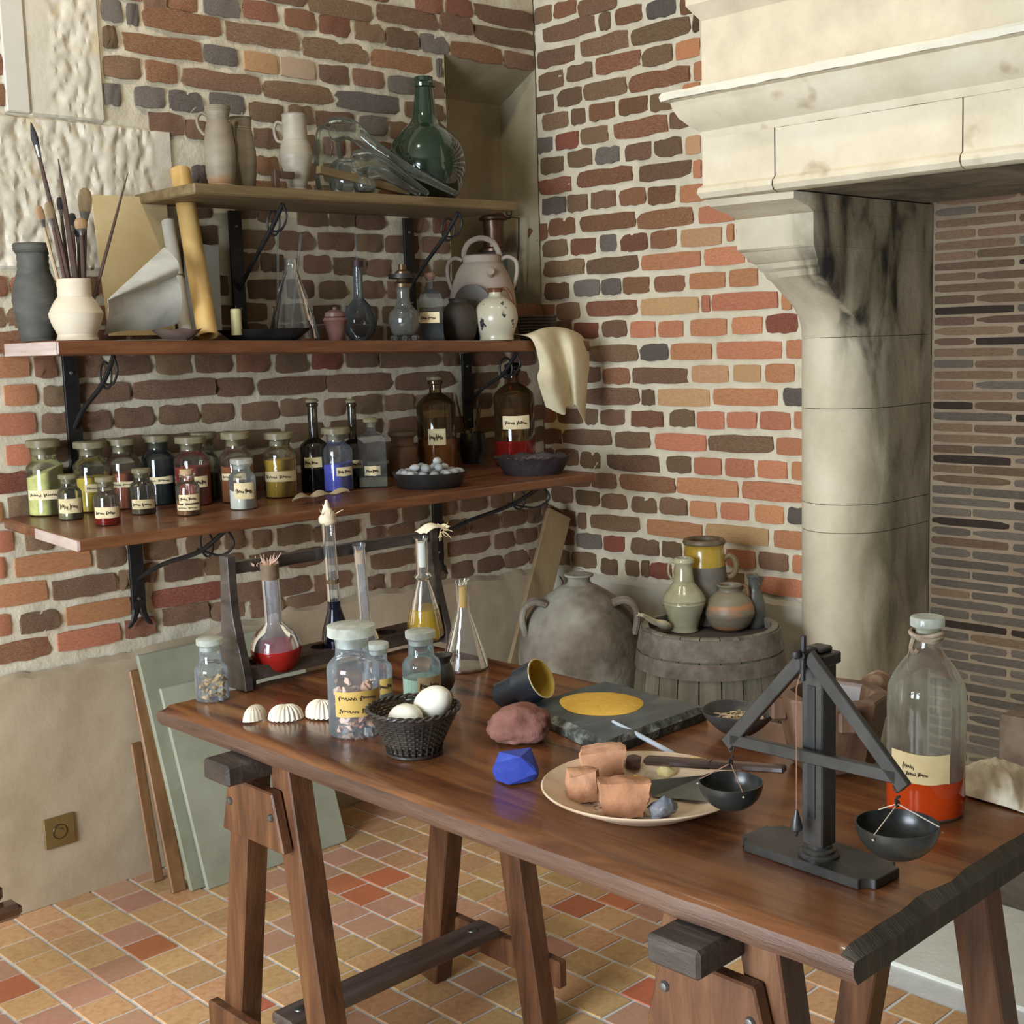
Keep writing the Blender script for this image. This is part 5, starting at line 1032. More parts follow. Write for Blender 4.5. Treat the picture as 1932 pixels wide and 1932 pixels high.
c_ = ony(812, 1000, RY-.035); t = thing('parchment', 'folded cream paper cap with raffia on the conical flask', 'paper', c_); s = mpp(c_)
part('cap', sheet(lambda u, v: V(((u-.5)*58+5, (v-.5)*34, 14*sin(pi*min(1, u*1.15))*(1-.5*(2*v-1)**2)-3+(9*u**6)+1.5*sin(v*9+u*4))), 14, 8, 1.2), M('cream_parchment', [(.62, .54, .36), (.74, .68, .50)], 9, .8), t, s, 1)
o = part('raffia', xf(wisps(18, 8, 26, 12, 0), (20, -10, -2), (0, 2.2, 0)), M('raffia', [(.55, .40, .18), (.7, .55, .3)], 20, .8), t, s); o['kind'] = 'stuff'
# clear conical flask on the bare table
t, s = place('conical_flask', 'clear conical flask standing on table, corked and nearly empty', 'flask', 878, 1272, z=TZ, r=44)
part('flask_body', lathe([(0, 0), (40, 0), (44.5, 6), (43, 14), (24, 76), (13, 108), (11.5, 120), (11.5, 158), (14.5, 170)], 36), m_flc, t, s)
part('dregs', lathe([(0, 1), (38, 1), (41, 6), (0, 7)], 28), M('grey_dregs', [(.16, .12, .09), (.35, .28, .2)], 14, .7), t, s)
part('cork', lathe([(0, 118), (9.5, 118), (11, 158), (0, 160)], 20), M('yellow_cork', [(.38, .21, .04), (.52, .32, .08)], 22, .9, .4), t, s)
o = part('straw', wisps(22, 12, 12, 7, 160), M('grey_straw', [(.42, .38, .27), (.6, .56, .42)], 20, .85), t, s); o['kind'] = 'stuff'
# shells
m_shell = M('white_scallop', [(.58, .50, .37), (.70, .63, .50), (.74, .68, .56)], 6, .5, .15, 50, bdist=.001)
def scallop(label, cx, yb, w, h, rot, seed, kind=0):
    t, s = place('scallop_shell', label, 'shell', cx, yb, z=TZ, r=w*.25, group='white shells on the table front')
    def f(u, v):
        a = (u-.5)*3.3; rb = 1+(.05 if kind == 0 else .015)*cos(u*2*pi*11)*v; vv = v**.9
        return V((sin(a)*vv*w*.56*rb, -cos(a)*vv*w*.42*rb+w*.12, max(.4, h*1.05*sqrt(max(0, 1-(v*.995)**2.2))*rb+1.5*v*cos(u*2*pi*11)*(kind == 0))))
    o = part('shell_body', sheet(f, 78, 12, 1.1), m_shell, t, s, 1.0); t.rotation_euler.z += rot; return t
scallop('smooth white shell turned on its side', 484, 1362, 54, 27, .9, 1, 1)
scallop('ribbed white scallop shell, ribs fanned toward the room', 540, 1364, 58, 29, .0, 2)
scallop('ribbed white shell half hidden by the large jar', 605, 1360, 60, 33, -.5, 3)
# egg basket
t, s = place('egg_basket', 'small black woven basket holding eggs', 'basket', 783, 1436, z=TZ, r=52); EB = (V(t.location), s, t.rotation_euler.z)
m_wick = M('black_wicker', [(.012, .009, .007), (.035, .026, .02), (.06, .045, .035)], 20, .38, .3, 60)
def rbk(v): return 50-4*sin(v*pi*.9)*(v < .25)+34*max(0, (v-.12)/.88)**1.05
bb = []
for k in range(17):
    v = (k+.5)/17; r = rbk(v)-.4; z = 3+82*v; n = 56
    bb.append(tube([((r+1.4*(1 if (i+k) % 2 else -1))*cos(2*pi*i/n), (r+1.4*(1 if (i+k) % 2 else -1))*sin(2*pi*i/n), z) for i in range(n)]+[((r+1.4*(1 if k % 2 else -1)), 0, z)], 2.3, 5, False))
o = part('weave', join(*bb), m_wick, t, s); 
part('stakes', join(*[tube([(rbk(v)*cos(a), rbk(v)*sin(a), 2+84*v) for v in (0, .3, .65, 1)], 1.6, 5) for a in [2*pi*k/28 for k in range(28)]]), m_wick, t, s)
part('base', lathe([(0, 1), (50, 0), (54, 3), (54, 7), (48, 8), (0, 4)], 36), m_wick, t, s)
rim = []
for ph in (0, pi): rim.append(tube([((86+2.6*cos(16*a+ph))*cos(a), (86+2.6*cos(16*a+ph))*sin(a), 88+2.6*sin(16*a+ph)) for a in [2*pi*k/120 for k in range(121)]], 2.5, 6, False))
part('braided_rim', join(*rim), m_wick, t, s)
m_egg = M('egg_shell', [(.66, .62, .50), (.74, .70, .58)], 4, .55)
def egg(label, dx, dy, dz, rot):
    o = obj('egg', xf(lathe(spline([(0, -40), (16, -36), (28, -20), (31, 0), (27, 20), (15, 36), (0, 42)], 4), 28), sc=s), m_egg); o.location = EB[0]+Matrix.Rotation(EB[2], 3, 'Z') @ V((dx*s, dy*s, dz*s)); o.rotation_euler = rot
    return tag(o, label, 'egg', 'eggs in the black basket')
egg('whole white egg resting high on the basket rim', 38, 8, 92, (.5, .9, EB[2]))
egg('white egg deeper in the basket, only its top showing', -14, -14, 68, (1.3, .2, EB[2]+.5))
egg('white egg tucked beneath the others in black basket', 2, 26, 40, (1.4, .3, EB[2]+1.4))
# tipped pigment beaker
a, b = onz(948, 1331, TZ+.0), onz(1016, 1318, TZ)
ax0 = onz(944, 1313, TZ+.027); ax1 = onz(1021, 1280, TZ+.073)
t = thing('pigment_cup', 'black cup tipped over, yellow pigment coating its inside', 'cup', ax0); d = (ax1-ax0); s = mpp(ax0); L = d.length/s; q = d.to_track_quat('Z', 'Y').to_matrix().to_4x4()
bm = lathe([(0, -2), (22, -2), (25, 2), (27, L*.48), (28, L*.5), (35, L*.54), (38, L), (36.5, L+.5)], 36); bm.transform(q)
part('cup_body', bm, M('blue_black_glaze', [(.010, .013, .018), (.025, .032, .042)], 10, .3, coat=.3), t, s)
bm = lathe([(36.8, L+.6), (34, L*.75), (30, L*.55), (20, L*.5), (0, L*.49)], 36); bm.transform(q); part('yellow_coating', bm, M('yellow_ochre_coating', [(.42, .28, .03), (.56, .39, .06), (.48, .34, .06)], 6, .8, .2), t, s)
bm = lathe([(36, L), (38.4, L-.2), (38.2, L+1.2), (36, L+1.2)], 36); bm.transform(q); part('rim', bm, M('cream_rim', [(.6, .5, .28), (.68, .58, .36)], 6, .7), t, s)
# slate with pigment
m_slate = M('grinding_slate', [(.030, .038, .042), (.060, .078, .085), (.11, .13, .135)], 5, .38, .25, 30, stretch=(1, 2, 1), bdist=.002, spots=((.12, .135, .10), 6, .6, .2))
m_slatee = M('broken_slate_edge', [(.012, .014, .013), (.05, .055, .05), (.30, .31, .25)], 30, .45, 1, 40, bdist=.006)
SH = .026
K = [onz(985, 1329, TZ+SH), onz(1143, 1402, TZ+SH), onz(1336, 1333, TZ+SH), onz(1141, 1284, TZ+SH)]
ctr = sum(K, V())/4; ctr.z = TZ
def slate():
    bm = bmesh.new(); n = 22; per = []
    for k in range(4):
        for i in range(n): p = K[k].lerp(K[(k+1) % 4], i/n); per.append((p, k))
    top, mid, bot = [], [], []
    for i, (p, k) in enumerate(per):
        o_ = (p-V((ctr.x, ctr.y, p.z))).normalized(); w = .006*NZ.noise(p*42)+.003*NZ.noise(p*110); cf = .012 if k in (0, 1) else .004
        top.append(bm.verts.new(p-o_*(cf+abs(w)*1.6))); mid.append(bm.verts.new(V((p.x, p.y, TZ+SH*.62+w*.8))+o_*w)); bot.append(bm.verts.new(V((p.x, p.y, TZ+.0005))+o_*(w*.7-.003)))
    N = len(per); bm.faces.new(top); bm.faces.new(bot[::-1])
    for i in range(N):
        j = (i+1) % N; bm.faces.new((mid[i], mid[j], top[j], top[i])).material_index = 1; bm.faces.new((bot[i], bot[j], mid[j], mid[i])).material_index = 1
    bmesh.ops.recalc_face_normals(bm, faces=bm.faces); return bm
sl = thing('slate_slab', 'rough edged dark slate grinding slab', 'slab', ctr); b = slate(); b.transform(Matrix.Translation(-ctr)); o = obj('slab_body', b, m_slate, sl, 0); o.data.materials.append(m_slatee)
pc = onz(1134, 1328, TZ+SH); ex = (onz(1214, 1331, TZ+SH)-onz(1056, 1326, TZ+SH))/2; ey = (onz(1134, 1306, TZ+SH)-onz(1128, 1352, TZ+SH))/2
rg = random.Random(1); bm = bmesh.new(); rings = []
for r, h in ((1.0, .0004), (.92, .003), (.7, .006), (.4, .008)):
    rings.append([bm.verts.new(pc+ex*r*cos(2*pi*k/40)*(1+.05*sin(2*pi*k/40*3))+ey*r*sin(2*pi*k/40)*(1+.06*sin(2*pi*k/40*2+1))+V((0, 0, h+.001*NZ.noise(V((k, r*5, 0)))))) for k in range(40)])
for a_, b_ in zip(rings, rings[1:]):
    for k in range(40): bm.faces.new((a_[k], a_[(k+1) % 40], b_[(k+1) % 40], b_[k]))
bm.faces.new(rings[-1]); bm.transform(Matrix.Translation(-pc))
tag(obj('pigment_heap', bm, M('yellow_ochre_heap', [(.54, .30, .035), (.64, .39, .055)], 20, .95, .3, 60), None, .6, loc=pc), 'spread heap of ochre yellow pigment on the slate', 'pigment')
# stylus
a, b = onz(1156, 1361, TZ+SH+.004), onz(1274, 1424, TZ+.004); t = thing('stylus', 'slim pale grey stick propped on the slate edge', 'stick', a)
wpart('shaft', tube([a+(b-a)*k for k in (0, .3, .9, 1)], [.0028, .0044, .0046, .004], 8), M('pale_slate_pencil', [(.32, .36, .40), (.44, .48, .52)], 12, .45), t)
# rocks
def rock(name, label, cx, yb, rad, mat, seed, z=TZ, n=18, rough=.1, fac=True, rot=0, group=None, sm=.4, r=0):
    p, rz, s = put(cx, yb, z=z, r=rad[1]*.7)
    b = facets(rad, n, seed, rough) if fac else stone(rad, seed, .16, 1.3, 4, .6, .07)
    o = obj(name, b, mat, None, sm, loc=p+V((0, 0, .0006)), rotz=rz+rot, scale=s); return tag(o, label, 'rock', group)
rock('red_rock', 'rough purplish red ochre rock beside the slate', 977, 1409, (60, 44, 44), M('red_ochre_rock', [(.11, .04, .028), (.21, .085, .062), (.30, .15, .12)], 10, .9, .9, 40, bdist=.004), 4, fac=False, sm=1)
rock('blue_rock', 'bright ultramarine blue faceted rock at table front', 970, 1486, (50, 42, 60), M('lapis_lazuli', [(.012, .022, .16), (.030, .055, .34), (.07, .11, .48)], 9, .55, .4, 40, bdist=.002), 12, n=20, rough=.04, sm=.2)
def block(rad, seed, rough=.10):
    rg = random.Random(seed); bm = bmesh.new(); bmesh.ops.create_cube(bm, size=2)
    for v in bm.verts: v.co = V((v.co.x*rg.uniform(.62, 1.05), v.co.y*rg.uniform(.7, 1.05), v.co.z*(rg.uniform(.55, 1.1) if v.co.z > 0 else .9)))
    bmesh.ops.subdivide_edges(bm, edges=bm.edges[:], cuts=9, use_grid_fill=True)
    for v in bm.verts: m_ = max(abs(c) for c in v.co); v.co = v.co.lerp(v.co.normalized()*m_*1.12, .42)
    for v in bm.verts: q = v.co+V((seed*2.3, 0, 0)); v.co += v.co.normalized()*rough*(NZ.noise(q*1.7)+.6*NZ.noise(q*4)+.35*NZ.noise(q*9)); v.co = V((v.co.x*rad[0], v.co.y*rad[1], v.co.z*rad[2]))
    lo = min(v.co.z for v in bm.verts)
    for v in bm.verts: v.co.z -= lo
    return bm
# plate
PZ = TZ
t, s = place('wooden_plate', 'wide shallow beige plate of ochre rocks', 'plate', 1214, 1556, z=TZ, r=105); PC = (V(t.location), s, t.rotation_euler.z)
m_plate = M('beige_wood_plate', [(.46, .32, .20), (.58, .43, .29), (.64, .50, .36)], 5, .42, .08, 30, stretch=(1, 4, 1))
part('plate_body', lathe([(0, 0), (110, 0), (118, 4), (160, 24), (188, 38), (192, 42), (189, 44), (160, 31), (120, 14), (100, 10), (0, 9)], 64), m_plate, t, s)
def onplate(dx, dy, dz=10): return PC[0]+Matrix.Rotation(PC[2], 3, 'Z') @ V((dx*s, dy*s, dz*s))
m_och = M('orange_ochre_rock', [(.25, .10, .045), (.42, .20, .10), (.52, .30, .18)], 8, .95, .8, 40, bdist=.003)
def prock(name, label, px, py, rad, mat, seed, n=18, rough=.09, rot=0, sm=.4, h=12):
    z = PC[0].z+h*s; p, rz, s2 = put(px, py, z=z, r=rad[1]*.7)
    dr = (p-PC[0]).xy.length/s; p.z = PC[0].z+(10+max(0, dr-118)*.42)*s
    o = obj(name, block(rad, seed) if name == 'ochre_rock' else facets([q*1.2 for q in rad], n+8, seed, rough), mat, None, .8, loc=p, rotz=rz+rot, scale=s); return tag(o, label, 'rock', None)
prock('ochre_rock', 'largest orange ochre chunk, at back of the beige plate', 1141, 1478, (56, 34, 33), m_och, 21, 16)
prock('ochre_rock', 'wedge of orange ochre near outer plate rim, beside crumbs', 1100, 1516, (34, 30, 33), m_och, 24, 14)
prock('ochre_rock', 'blocky orange ochre chunk with pale top, front of plate', 1180, 1546, (50, 36, 40), m_och, 29, 13)
prock('grey_rock', 'small grey crystalline rock beside blocky ochre chunk', 1251, 1545, (25, 20, 22), M('grey_crystal', [(.06, .065, .08), (.20, .21, .24), (.42, .42, .44)], 20, .6, .8, 40), 33, 16, .15)
prock('purple_rock', 'small purplish stone behind the largest ochre chunk', 1197, 1462, (18, 14, 17), M('purple_stone', [(.12, .07, .07), (.3, .2, .19)], 14, .8, .5), 35, 14)
m_yel = M('yellow_sulphur', [(.50, .34, .06), (.66, .52, .20), (.70, .60, .34)], 12, .7, .4, 40)
prock('yellow_lump', 'yellow lump touching the knife blade on plate', 1206, 1481, (20, 13, 12), M('yellow_brown_lump', [(.38, .22, .03), (.5, .34, .08)], 12, .6, .4), 37, 14)
prock('yellow_lump', 'pale yellow cube shaped lump in the middle of plate', 1258, 1470, (18, 13, 15), m_yel, 39, 12)
prock('yellow_lump', 'pale yellow lump half hidden by the scale pan', 1313, 1465, (17, 11, 10), m_yel, 41, 12)
rg = random.Random(14); bb = []
for k in range(60):
    dx, dy = rg.gauss(-62, 40), rg.gauss(-42, 26); 
    if sqrt(dx*dx+dy*dy) < 118: bb.append(xf(facets((rg.uniform(2, 6), rg.uniform(2, 4), rg.uniform(1.5, 3)), 8, k), (dx, dy, 9.5)))
o = obj('ochre_crumbs', join(*bb), m_och, None, .3, loc=PC[0]+V((0, 0, .0003)), rotz=PC[2], scale=s); tag(o, 'loose orange ochre crumbs scattered over the beige plate', 'crumbs', kind='stuff')
# broad knife resting on the plate
zk = PC[0].z+44*s
h0, h1 = onz(1217, 1434, zk), onz(1482, 1451, zk+.02); t = thing('pigment_knife', 'broad grey knife blade with long dark handle across plate', 'knife', h0)
wpart('handle', join(bar(h0, h0.lerp(h1, .5), .021, .013, (0, 0, 1), .004), bar(h0.lerp(h1, .48), h1, .017, .012, (0, 0, 1), .003)), wood('dark_knife_handle', [(.022, .012, .010), (.06, .034, .028)], .2, (4, 1, 1), .3), t)
q = [onz(1204, 1474, zk-.018), onz(1232, 1503, zk-.026), onz(1345, 1513, zk-.02), onz(1372, 1462, zk-.006), onz(1335, 1462, zk-.008)]
bm = bmesh.new(); vs = [bm.verts.new(p) for p in q]; bm.faces.new(vs); bmesh.ops.solidify(bm, geom=bm.faces[:], thickness=.002); wpart('blade', bm, M('grey_steel', [(.12, .125, .11), (.19, .195, .175)], 9, .45, metal=.4), t, .3)
# seed bowl
t, s = place('seed_bowl', 'dark coconut shell bowl of dried sticks behind scale', 'bowl', 1394, 1394, z=TZ, r=22)
b = lathe(spline([(0, 0), (18, 1), (40, 14), (60, 34), (68, 48), (66, 49.5), (58, 40), (36, 22), (0, 12)], 3), 40)
for v in b.verts:
    if v.co.z > 36: v.co.z += 2*sin(atan2(v.co.y, v.co.x)*3+1)
part('bowl_body', b, M('coconut_shell', [(.022, .018, .016), (.07, .065, .062)], 8, .35, .3, 30), t, s)
rg = random.Random(9); bb = []
for k in range(90):
    a_, r_ = rg.uniform(0, 6.28), 46*sqrt(rg.random()); w = rg.uniform(0, 3.14); p = V((r_*cos(a_), r_*sin(a_), 33+rg.uniform(0, 7)*(1-r_/60))); d_ = V((cos(w), sin(w), rg.uniform(-.2, .3)))*9
    bb.append(tube([p-d_, p+V((0, 0, 1)), p+d_], 1.5, 4))
o = part('dried_sticks', join(*bb), M('dried_roots', [(.40, .26, .14), (.56, .42, .26)], 20, .85), t, s); o['kind'] = 'stuff'
# mortar and pestle
t, s = place('mortar', 'heavy brown wooden mortar with flat lugs', 'mortar', 1570, 1464, z=TZ, r=70); MO = (V(t.location), s, t.rotation_euler.z)
m_mort = wood('mortar_wood', [(.06, .028, .014), (.12, .062, .034), (.19, .115, .07)], .5, (3, 3, .8), .1, .4)
part('mortar_body', lathe([(0, 0), (70, 0), (78, 6), (88, 52), (98, 104), (103, 122), (106, 138), (103, 142), (78, 142), (74, 134), (66, 90), (48, 60), (0, 48)], 8), m_mort, t, s, .5)
for a_ in (-.35, pi/2-.35, pi-.35, 1.5*pi-.35): part('lug', xf(box(86, 117, -17, 17, 92, 134, 5), rot=(0, 0, a_-pi/2+.35+.25)), m_mort, t, s)
R0 = Matrix.Rotation(MO[2], 3, 'Z'); p0 = MO[0]+R0 @ V((-14*s, 4*s, 66*s)); p1 = ony(1668, 1284, MO[0].y+.02)
t = thing('pestle', 'turned wooden pestle with polished bulbous handle in mortar', 'pestle', p0); d = p1-p0; L = d.length
sec = [(0, .012), (.03, .03), (.25, .026), (.44, .02), (.47, .024), (.52, .026), (.555, .023), (.57, .0165), (.63, .0155), (.66, .019), (.70, .026), (.82, .0315), (.90, .030), (.92, .0275), (.945, .029), (.985, .024), (1, .012)]
bm = lathe([(0, 0)]+[(r*.86, u*L) for u, r in sec]+[(0, L)], 28); bm.transform(d.to_track_quat('Z', 'Y').to_matrix().to_4x4()); part('pestle_body', bm, wood('polished_pestle', [(.10, .05, .028), (.20, .11, .065), (.30, .19, .125)], .22, (3, 3, .8), .4, .15), t)
# large bottle of red liquid
t, s = place('glass_bottle', 'large cloudy bottle of red orange liquid tied with raffia', 'bottle', 1745, 1555, z=TZ, r=70)
part('bottle_body', lathe(spline([(0, 0), (60, 0), (70, 8)], 3)+spline([(70.5, 14), (71, 120), (71, 222), (66, 252), (48, 284), (31, 306), (24, 324), (21.5, 336)], 4)+[(21, 352), (25, 353), (27, 360), (21, 362)], 44), glass('cloudy_bottle', (.94, .94, .88), .17, (.72, .70, .58), .05), t, s)
part('liquid', lathe([(0, .5), (60.2, .5), (70.3, 8), (70.8, 14), (71.2, 76), (0, 76)], 40), liquid('orange_red_liquid', (.60, .060, .008), .35), t, s)
part('stopper', lathe([(0, 345), (20, 346), (22, 356), (31, 358), (31, 372), (29, 375), (0, 376)], 30), m_lidt, t, s)
m_raf = M('grey_raffia', [(.20, .14, .09), (.34, .26, .18), (.45, .37, .27)], 26, .9, .6, 40)
o = part('raffia_tie', join(*[tube([((25+2*k+1.6*sin(a*3+k*2))*cos(a), (25+2*k+1.6*sin(a*3+k*2))*sin(a), 334+5*k+3*sin(a*2+k*1.3)) for a in [2*pi*i/24 for i in range(25)]], 4.2, 6, False) for k in range(3)], tube(spline([(-24, -18, 336), (-28, -22, 320), (-22, -22, 310), (-16, -26, 318)], 4), 4.5, 6), tube(spline([(-26, -12, 330), (-34, -14, 300), (-33, -16, 275)], 4), 1.3, 5)), m_raf, t, s)
lb = part('paper_label', wrap(72.6, -.98, .62, 76, 132, 3.5), M('stained_label', [(.55, .40, .18), (.70, .56, .31), (.76, .65, .42)], 5, .8), t, s)
def lm(u, v): a_ = -.98+1.6*u; return V((73.4*sin(a_), -73.4*cos(a_), 76+56*v))
part('handwriting', join(scrawl(lambda u, v: lm(.22+.3*u, .35+.45*v), 1, .3, 3, .5), scrawl(lambda u, v: lm(.26+.5*u, .12+.42*v), 2, .28, 7, .5)), m_ink, lb, s)
# crumpled cloth at table edge
c0_, e0, e1 = onz(1815, 1470, TZ), onz(1822, 1505, TZ), onz(1945, 1540, TZ); f0, f1 = onz(1812, 1452, TZ), onz(1960, 1452, TZ)
def rag(u, v):
    p = (e0*(1-u)+e1*u)*(1-v)+(f0*(1-u)+f1*u)*v; w = sin(pi*min(1, max(0, u*1.15+.03)))**.5*sin(pi*v)**.6
    return p+V((0, 0, .004+w*(.030+.018*NZ.noise(V((u*5, v*4, 1)))+.010*NZ.noise(V((u*12+v*3, v*11, 5))))))
solo('stained_cloth', 'crumpled cream cloth with reddish stains behind red bottle', 'cloth', sheet(rag, 40, 26, .002), M('stained_linen', [(.52, .43, .31), (.66, .59, .46), (.70, .64, .52)], 8, .9, .3, 60, spots=((.42, .20, .14), 14, .62, .14)), e0, 1.5)
# ------------------------------------------------------------------ balance scale
m_scale = M('black_brown_wood', [(.010, .009, .008), (.026, .023, .020), (.045, .04, .036)], 12, .36, .15, 40)
B = [onz(1402, 1600, TZ), onz(1640, 1680, TZ), onz(1700, 1652, TZ), onz(1455, 1568, TZ)]
bo = onz(1545, 1628, TZ); lx = (onz(1610, 1672, TZ)-onz(1408, 1603, TZ)); lx.z = 0; lx.normalize(); ly = V((-lx.y, lx.x, 0))
hl = (onz(1640, 1682, TZ)-onz(1398, 1592, TZ)).dot(lx)/2; 
sc_c = (onz(1398, 1595, TZ)+onz(1699, 1655, TZ))/2
hx = (onz(1699, 1655, TZ)-onz(1398, 1595, TZ)).dot(lx)/2; hy = abs((onz(1455, 1568, TZ)-onz(1408, 1603, TZ)).dot(ly))/2+.004
scl = thing('balance_scale', 'black wooden balance scale with plumb bob and open triangular beam', 'scale', (sc_c.x, sc_c.y, TZ), atan2(lx.y, lx.x))
def plate_poly(a, b, n):
    pts = []
    for sx, sy in ((1, 1), (-1, 1), (-1, -1), (1, -1)):
        arc = [(sx*(a-n*cos(q_)), sy*(b-n*sin(q_))) for q_ in [k/5*pi/2 for k in range(6)]]
        pts += arc[::-1] if sx*sy > 0 else arc
    return pts
b = prism(plate_poly(hx, hy, .016), .014, .0012); part('base_plate', b, m_scale, scl, 1, .4)
pb = onz(1545, 1612, TZ+.014); loc = Matrix.Rotation(-scl.rotation_euler.z, 3, 'Z') @ (pb-V(scl.location)); px_, py_ = loc.x, loc.y
sp_ = mpp(pb)
part('collar', xf(lathe([(0, 0), (38, 0), (39, 5), (36, 8), (30, 9), (31, 13), (28, 16), (23, 17), (24, 21), (20, 25), (0, 25)], 36), (px_, py_, .014), sc=sp_), m_scale, scl)
ph = ony(1541, 1222, pb.y).z-TZ
b = box(px_-.0165, px_+.0165, py_-.0165, py_+.0165, .03, ph-.015, .002)
part('post', b, m_scale, scl, 1, .4)
part('post_groove', box(px_-.006, px_+.006, py_-.018, py_-.0163, .07, ph-.05), M('groove_black', [(.004, .004, .004)], 4, .6), scl, 1, .4)
part('post_cap', join(box(px_-.021, px_+.021, py_-.021, py_+.021, ph-.022, ph-.006, .002), box(px_-.013, px_+.013, py_-.013, py_+.013, ph-.006, ph+.002, .002)), m_scale, scl, 1, .4)
# beam triangle in a plane just before the post
by = py_-.031
inv = Matrix.Rotation(-scl.rotation_euler.z, 3, 'Z')
def onbeam(px, py):
    """photo ray met with the beam's own plane, in scale coordinates"""
    o_ = inv @ (V((0, 0, HC))-V(scl.location)); d_ = inv @ ray(px, py); t_ = (by-o_.y)/d_.y; return o_+d_*t_
A_, Bl, Br = onbeam(1521, 1240), onbeam(1376, 1400), onbeam(1700, 1476)
def beam(p, q, w, nm): part(nm, bar(p, q, .010, w, (q-p).cross(V((0, 1, 0))), .0012), m_scale, scl, 1, .4)
beam(A_+V((0, 0, .004)), Bl+V((-.004, 0, -.004)), .019, 'beam_arm'); beam(A_+V((.004, 0, .004)), Br+V((.006, 0, -.006)), .019, 'beam_arm'); beam(onbeam(1380, 1394), onbeam(1694, 1466), .017, 'beam_tie')
part('pivot', join(xf(lathe([(0, 0), (.006, 0), (.006, .05), (0, .05)], 12), (A_.x, by-.012, A_.z+.004), (-pi/2, 0, 0)), xf(lathe([(0, -.007), (.006, -.004), (.007, 0), (.006, .004), (0, .007)], 12), (A_.x-.004, by-.016, A_.z+.006)), tube([(A_.x, by-.006, A_.z+.03), (A_.x, by-.008, A_.z-.03)], .004, 8)), m_iron, scl)
# plumb line
p0_, p1_ = onbeam(1513, 1295)+V((0, -.012, 0)), onbeam(1518, 1532)+V((0, -.012, 0)); p1_.x = p0_.x
m_cord = M('brown_cord', [(.16, .07, .035), (.24, .12, .07)], 40, .8)
part('plumb_line', tube([V((A_.x, by-.012, A_.z-.02)), p0_, p1_], .0009, 5), m_cord, scl)
part('plumb_bob', xf(lathe([(0, 0), (2.2, 3), (3, 10), (5.5, 12), (11, 16), (11.5, 22), (3.5, 50), (2, 54), (0, 55)], 20), (p1_.x, p1_.y, p1_.z-46*sp_), sc=sp_), m_scale, scl)
m_pcord = M('pale_cord', [(.42, .32, .24), (.55, .45, .36)], 40, .8)
m_pan = M('black_horn_pan', [(.012, .013, .012), (.026, .028, .025)], 6, .3, .1, 30)
def pan(hook, cx, yrim, rad, yb, sd):
    c = onbeam(cx, yrim); c = V((hook.x+(c.x-hook.x), by, c.z)); r = rad*mpp(scl.location); h = (yb-yrim)*mpp(scl.location)*1.0
    h = max(h, .03)
    pr = [(0, -h)]+[(r*sin(a), -h*cos(a)) for a in [pi/2*k/10 for k in range(1, 11)]]+[(r*.965, 0)]+[(r*.965*sin(a), -h*.93*cos(a)) for a in [pi/2*k/10 for k in range(9, 0, -1)]]+[(0, -h*.93)]
    part('pan', xf(lathe(pr, 40), c), m_pan, scl)
    k0 = hook+V((0, 0, -.012)); knot = V((c.x, by, c.z+(hook.z-c.z)*.55)); 
    part('hook', join(tube([hook+V((.0045*sin(a), 0, -.006-.0075*cos(a)+.0075)) for a in [2*pi*k/14 for k in range(15)]], .0013, 6, False), tube(spline([hook+V((0, 0, -.012)), hook.lerp(knot, .5)+V((.004, 0, 0)), knot+V((-.003, 0, .004)), knot], 4), .0015, 6), tube([knot+V((0, .004*sin(a), .004*cos(a))) for a in [2*pi*k/10 for k in range(11)]], .0011, 5, False)), m_iron, scl)
    for k, a in enumerate((-pi/2+sd, -pi/2+sd+2*pi/3, -pi/2+sd+4*pi/3)):
        e = c+V((r*cos(a), r*sin(a), -.001)); part('string', tube([knot, e], .0008, 5), m_cord if sd > .3 else m_pcord, scl)
        part('string_knot', xf(lathe([(0, -.002), (.0022, 0), (0, .002)], 8), e+V((cos(a), sin(a), 0))*.002+V((0, 0, -.006))), m_pcord, scl)
pan(onbeam(1380, 1412), 1379, 1474, 62, 1531, 1.05)
pan(onbeam(1692, 1486), 1693, 1553, 71, 1617, .0)
# ------------------------------------------------------------------ corner and floor
def on_ray(px, py, x):  # a spot straight down the photo ray at wall-distance x
    return onx(px, py, x)
# great amphora in the corner
ac = onx(1092, 1083, 3.06); t = thing('amphora', 'huge weathered brown grey amphora standing in the corner', 'amphora', (ac.x, ac.y, 0)); az = ac.z
sA = mpp((ac.x, ac.y, az)); rzA = atan2(ac.y, ac.x)-pi/2; t.rotation_euler.z = rzA; hA = az/sA
m_amph = M('crusted_amphora', [(.10, .08, .058), (.20, .165, .125), (.30, .26, .21)], 7, .92, .9, 30, bdist=.005, spots=((.38, .36, .29), 5, .48, .16))
prof = [(0, 0), (52, 2), (72, 60), (95, hA*.33), (114, hA*.52), (117, hA*.64), (112, hA*.74), (95, hA*.83), (66, hA*.90), (36, hA*.945), (26, hA*.955), (21, hA*.97), (22, hA*.985), (27, hA*.992), (27, hA), (22, hA), (17, hA*.985), (16, hA*.93)]
bm = lathe(spline(prof, 4), 52)
for v in bm.verts:
    d = 1+.022*NZ.noise(v.co*.03)+.010*NZ.noise(v.co*.11); v.co.x *= d; v.co.y *= d
part('amphora_body', bm, m_amph, t, sA)
for sg in (-1, 1):
    hp = spline([(sg*62, -38, hA*.885), (sg*84, -42, hA*.90), (sg*101, -42, hA*.875), (sg*107, -40, hA*.82), (sg*101, -38, hA*.75)], 5)
    part('handle', join(*[tube([(x, y+dy, z) for x, y, z in hp], 6.2, 8) for dy in (-9, 0, 9)]), m_amph, t, sA)
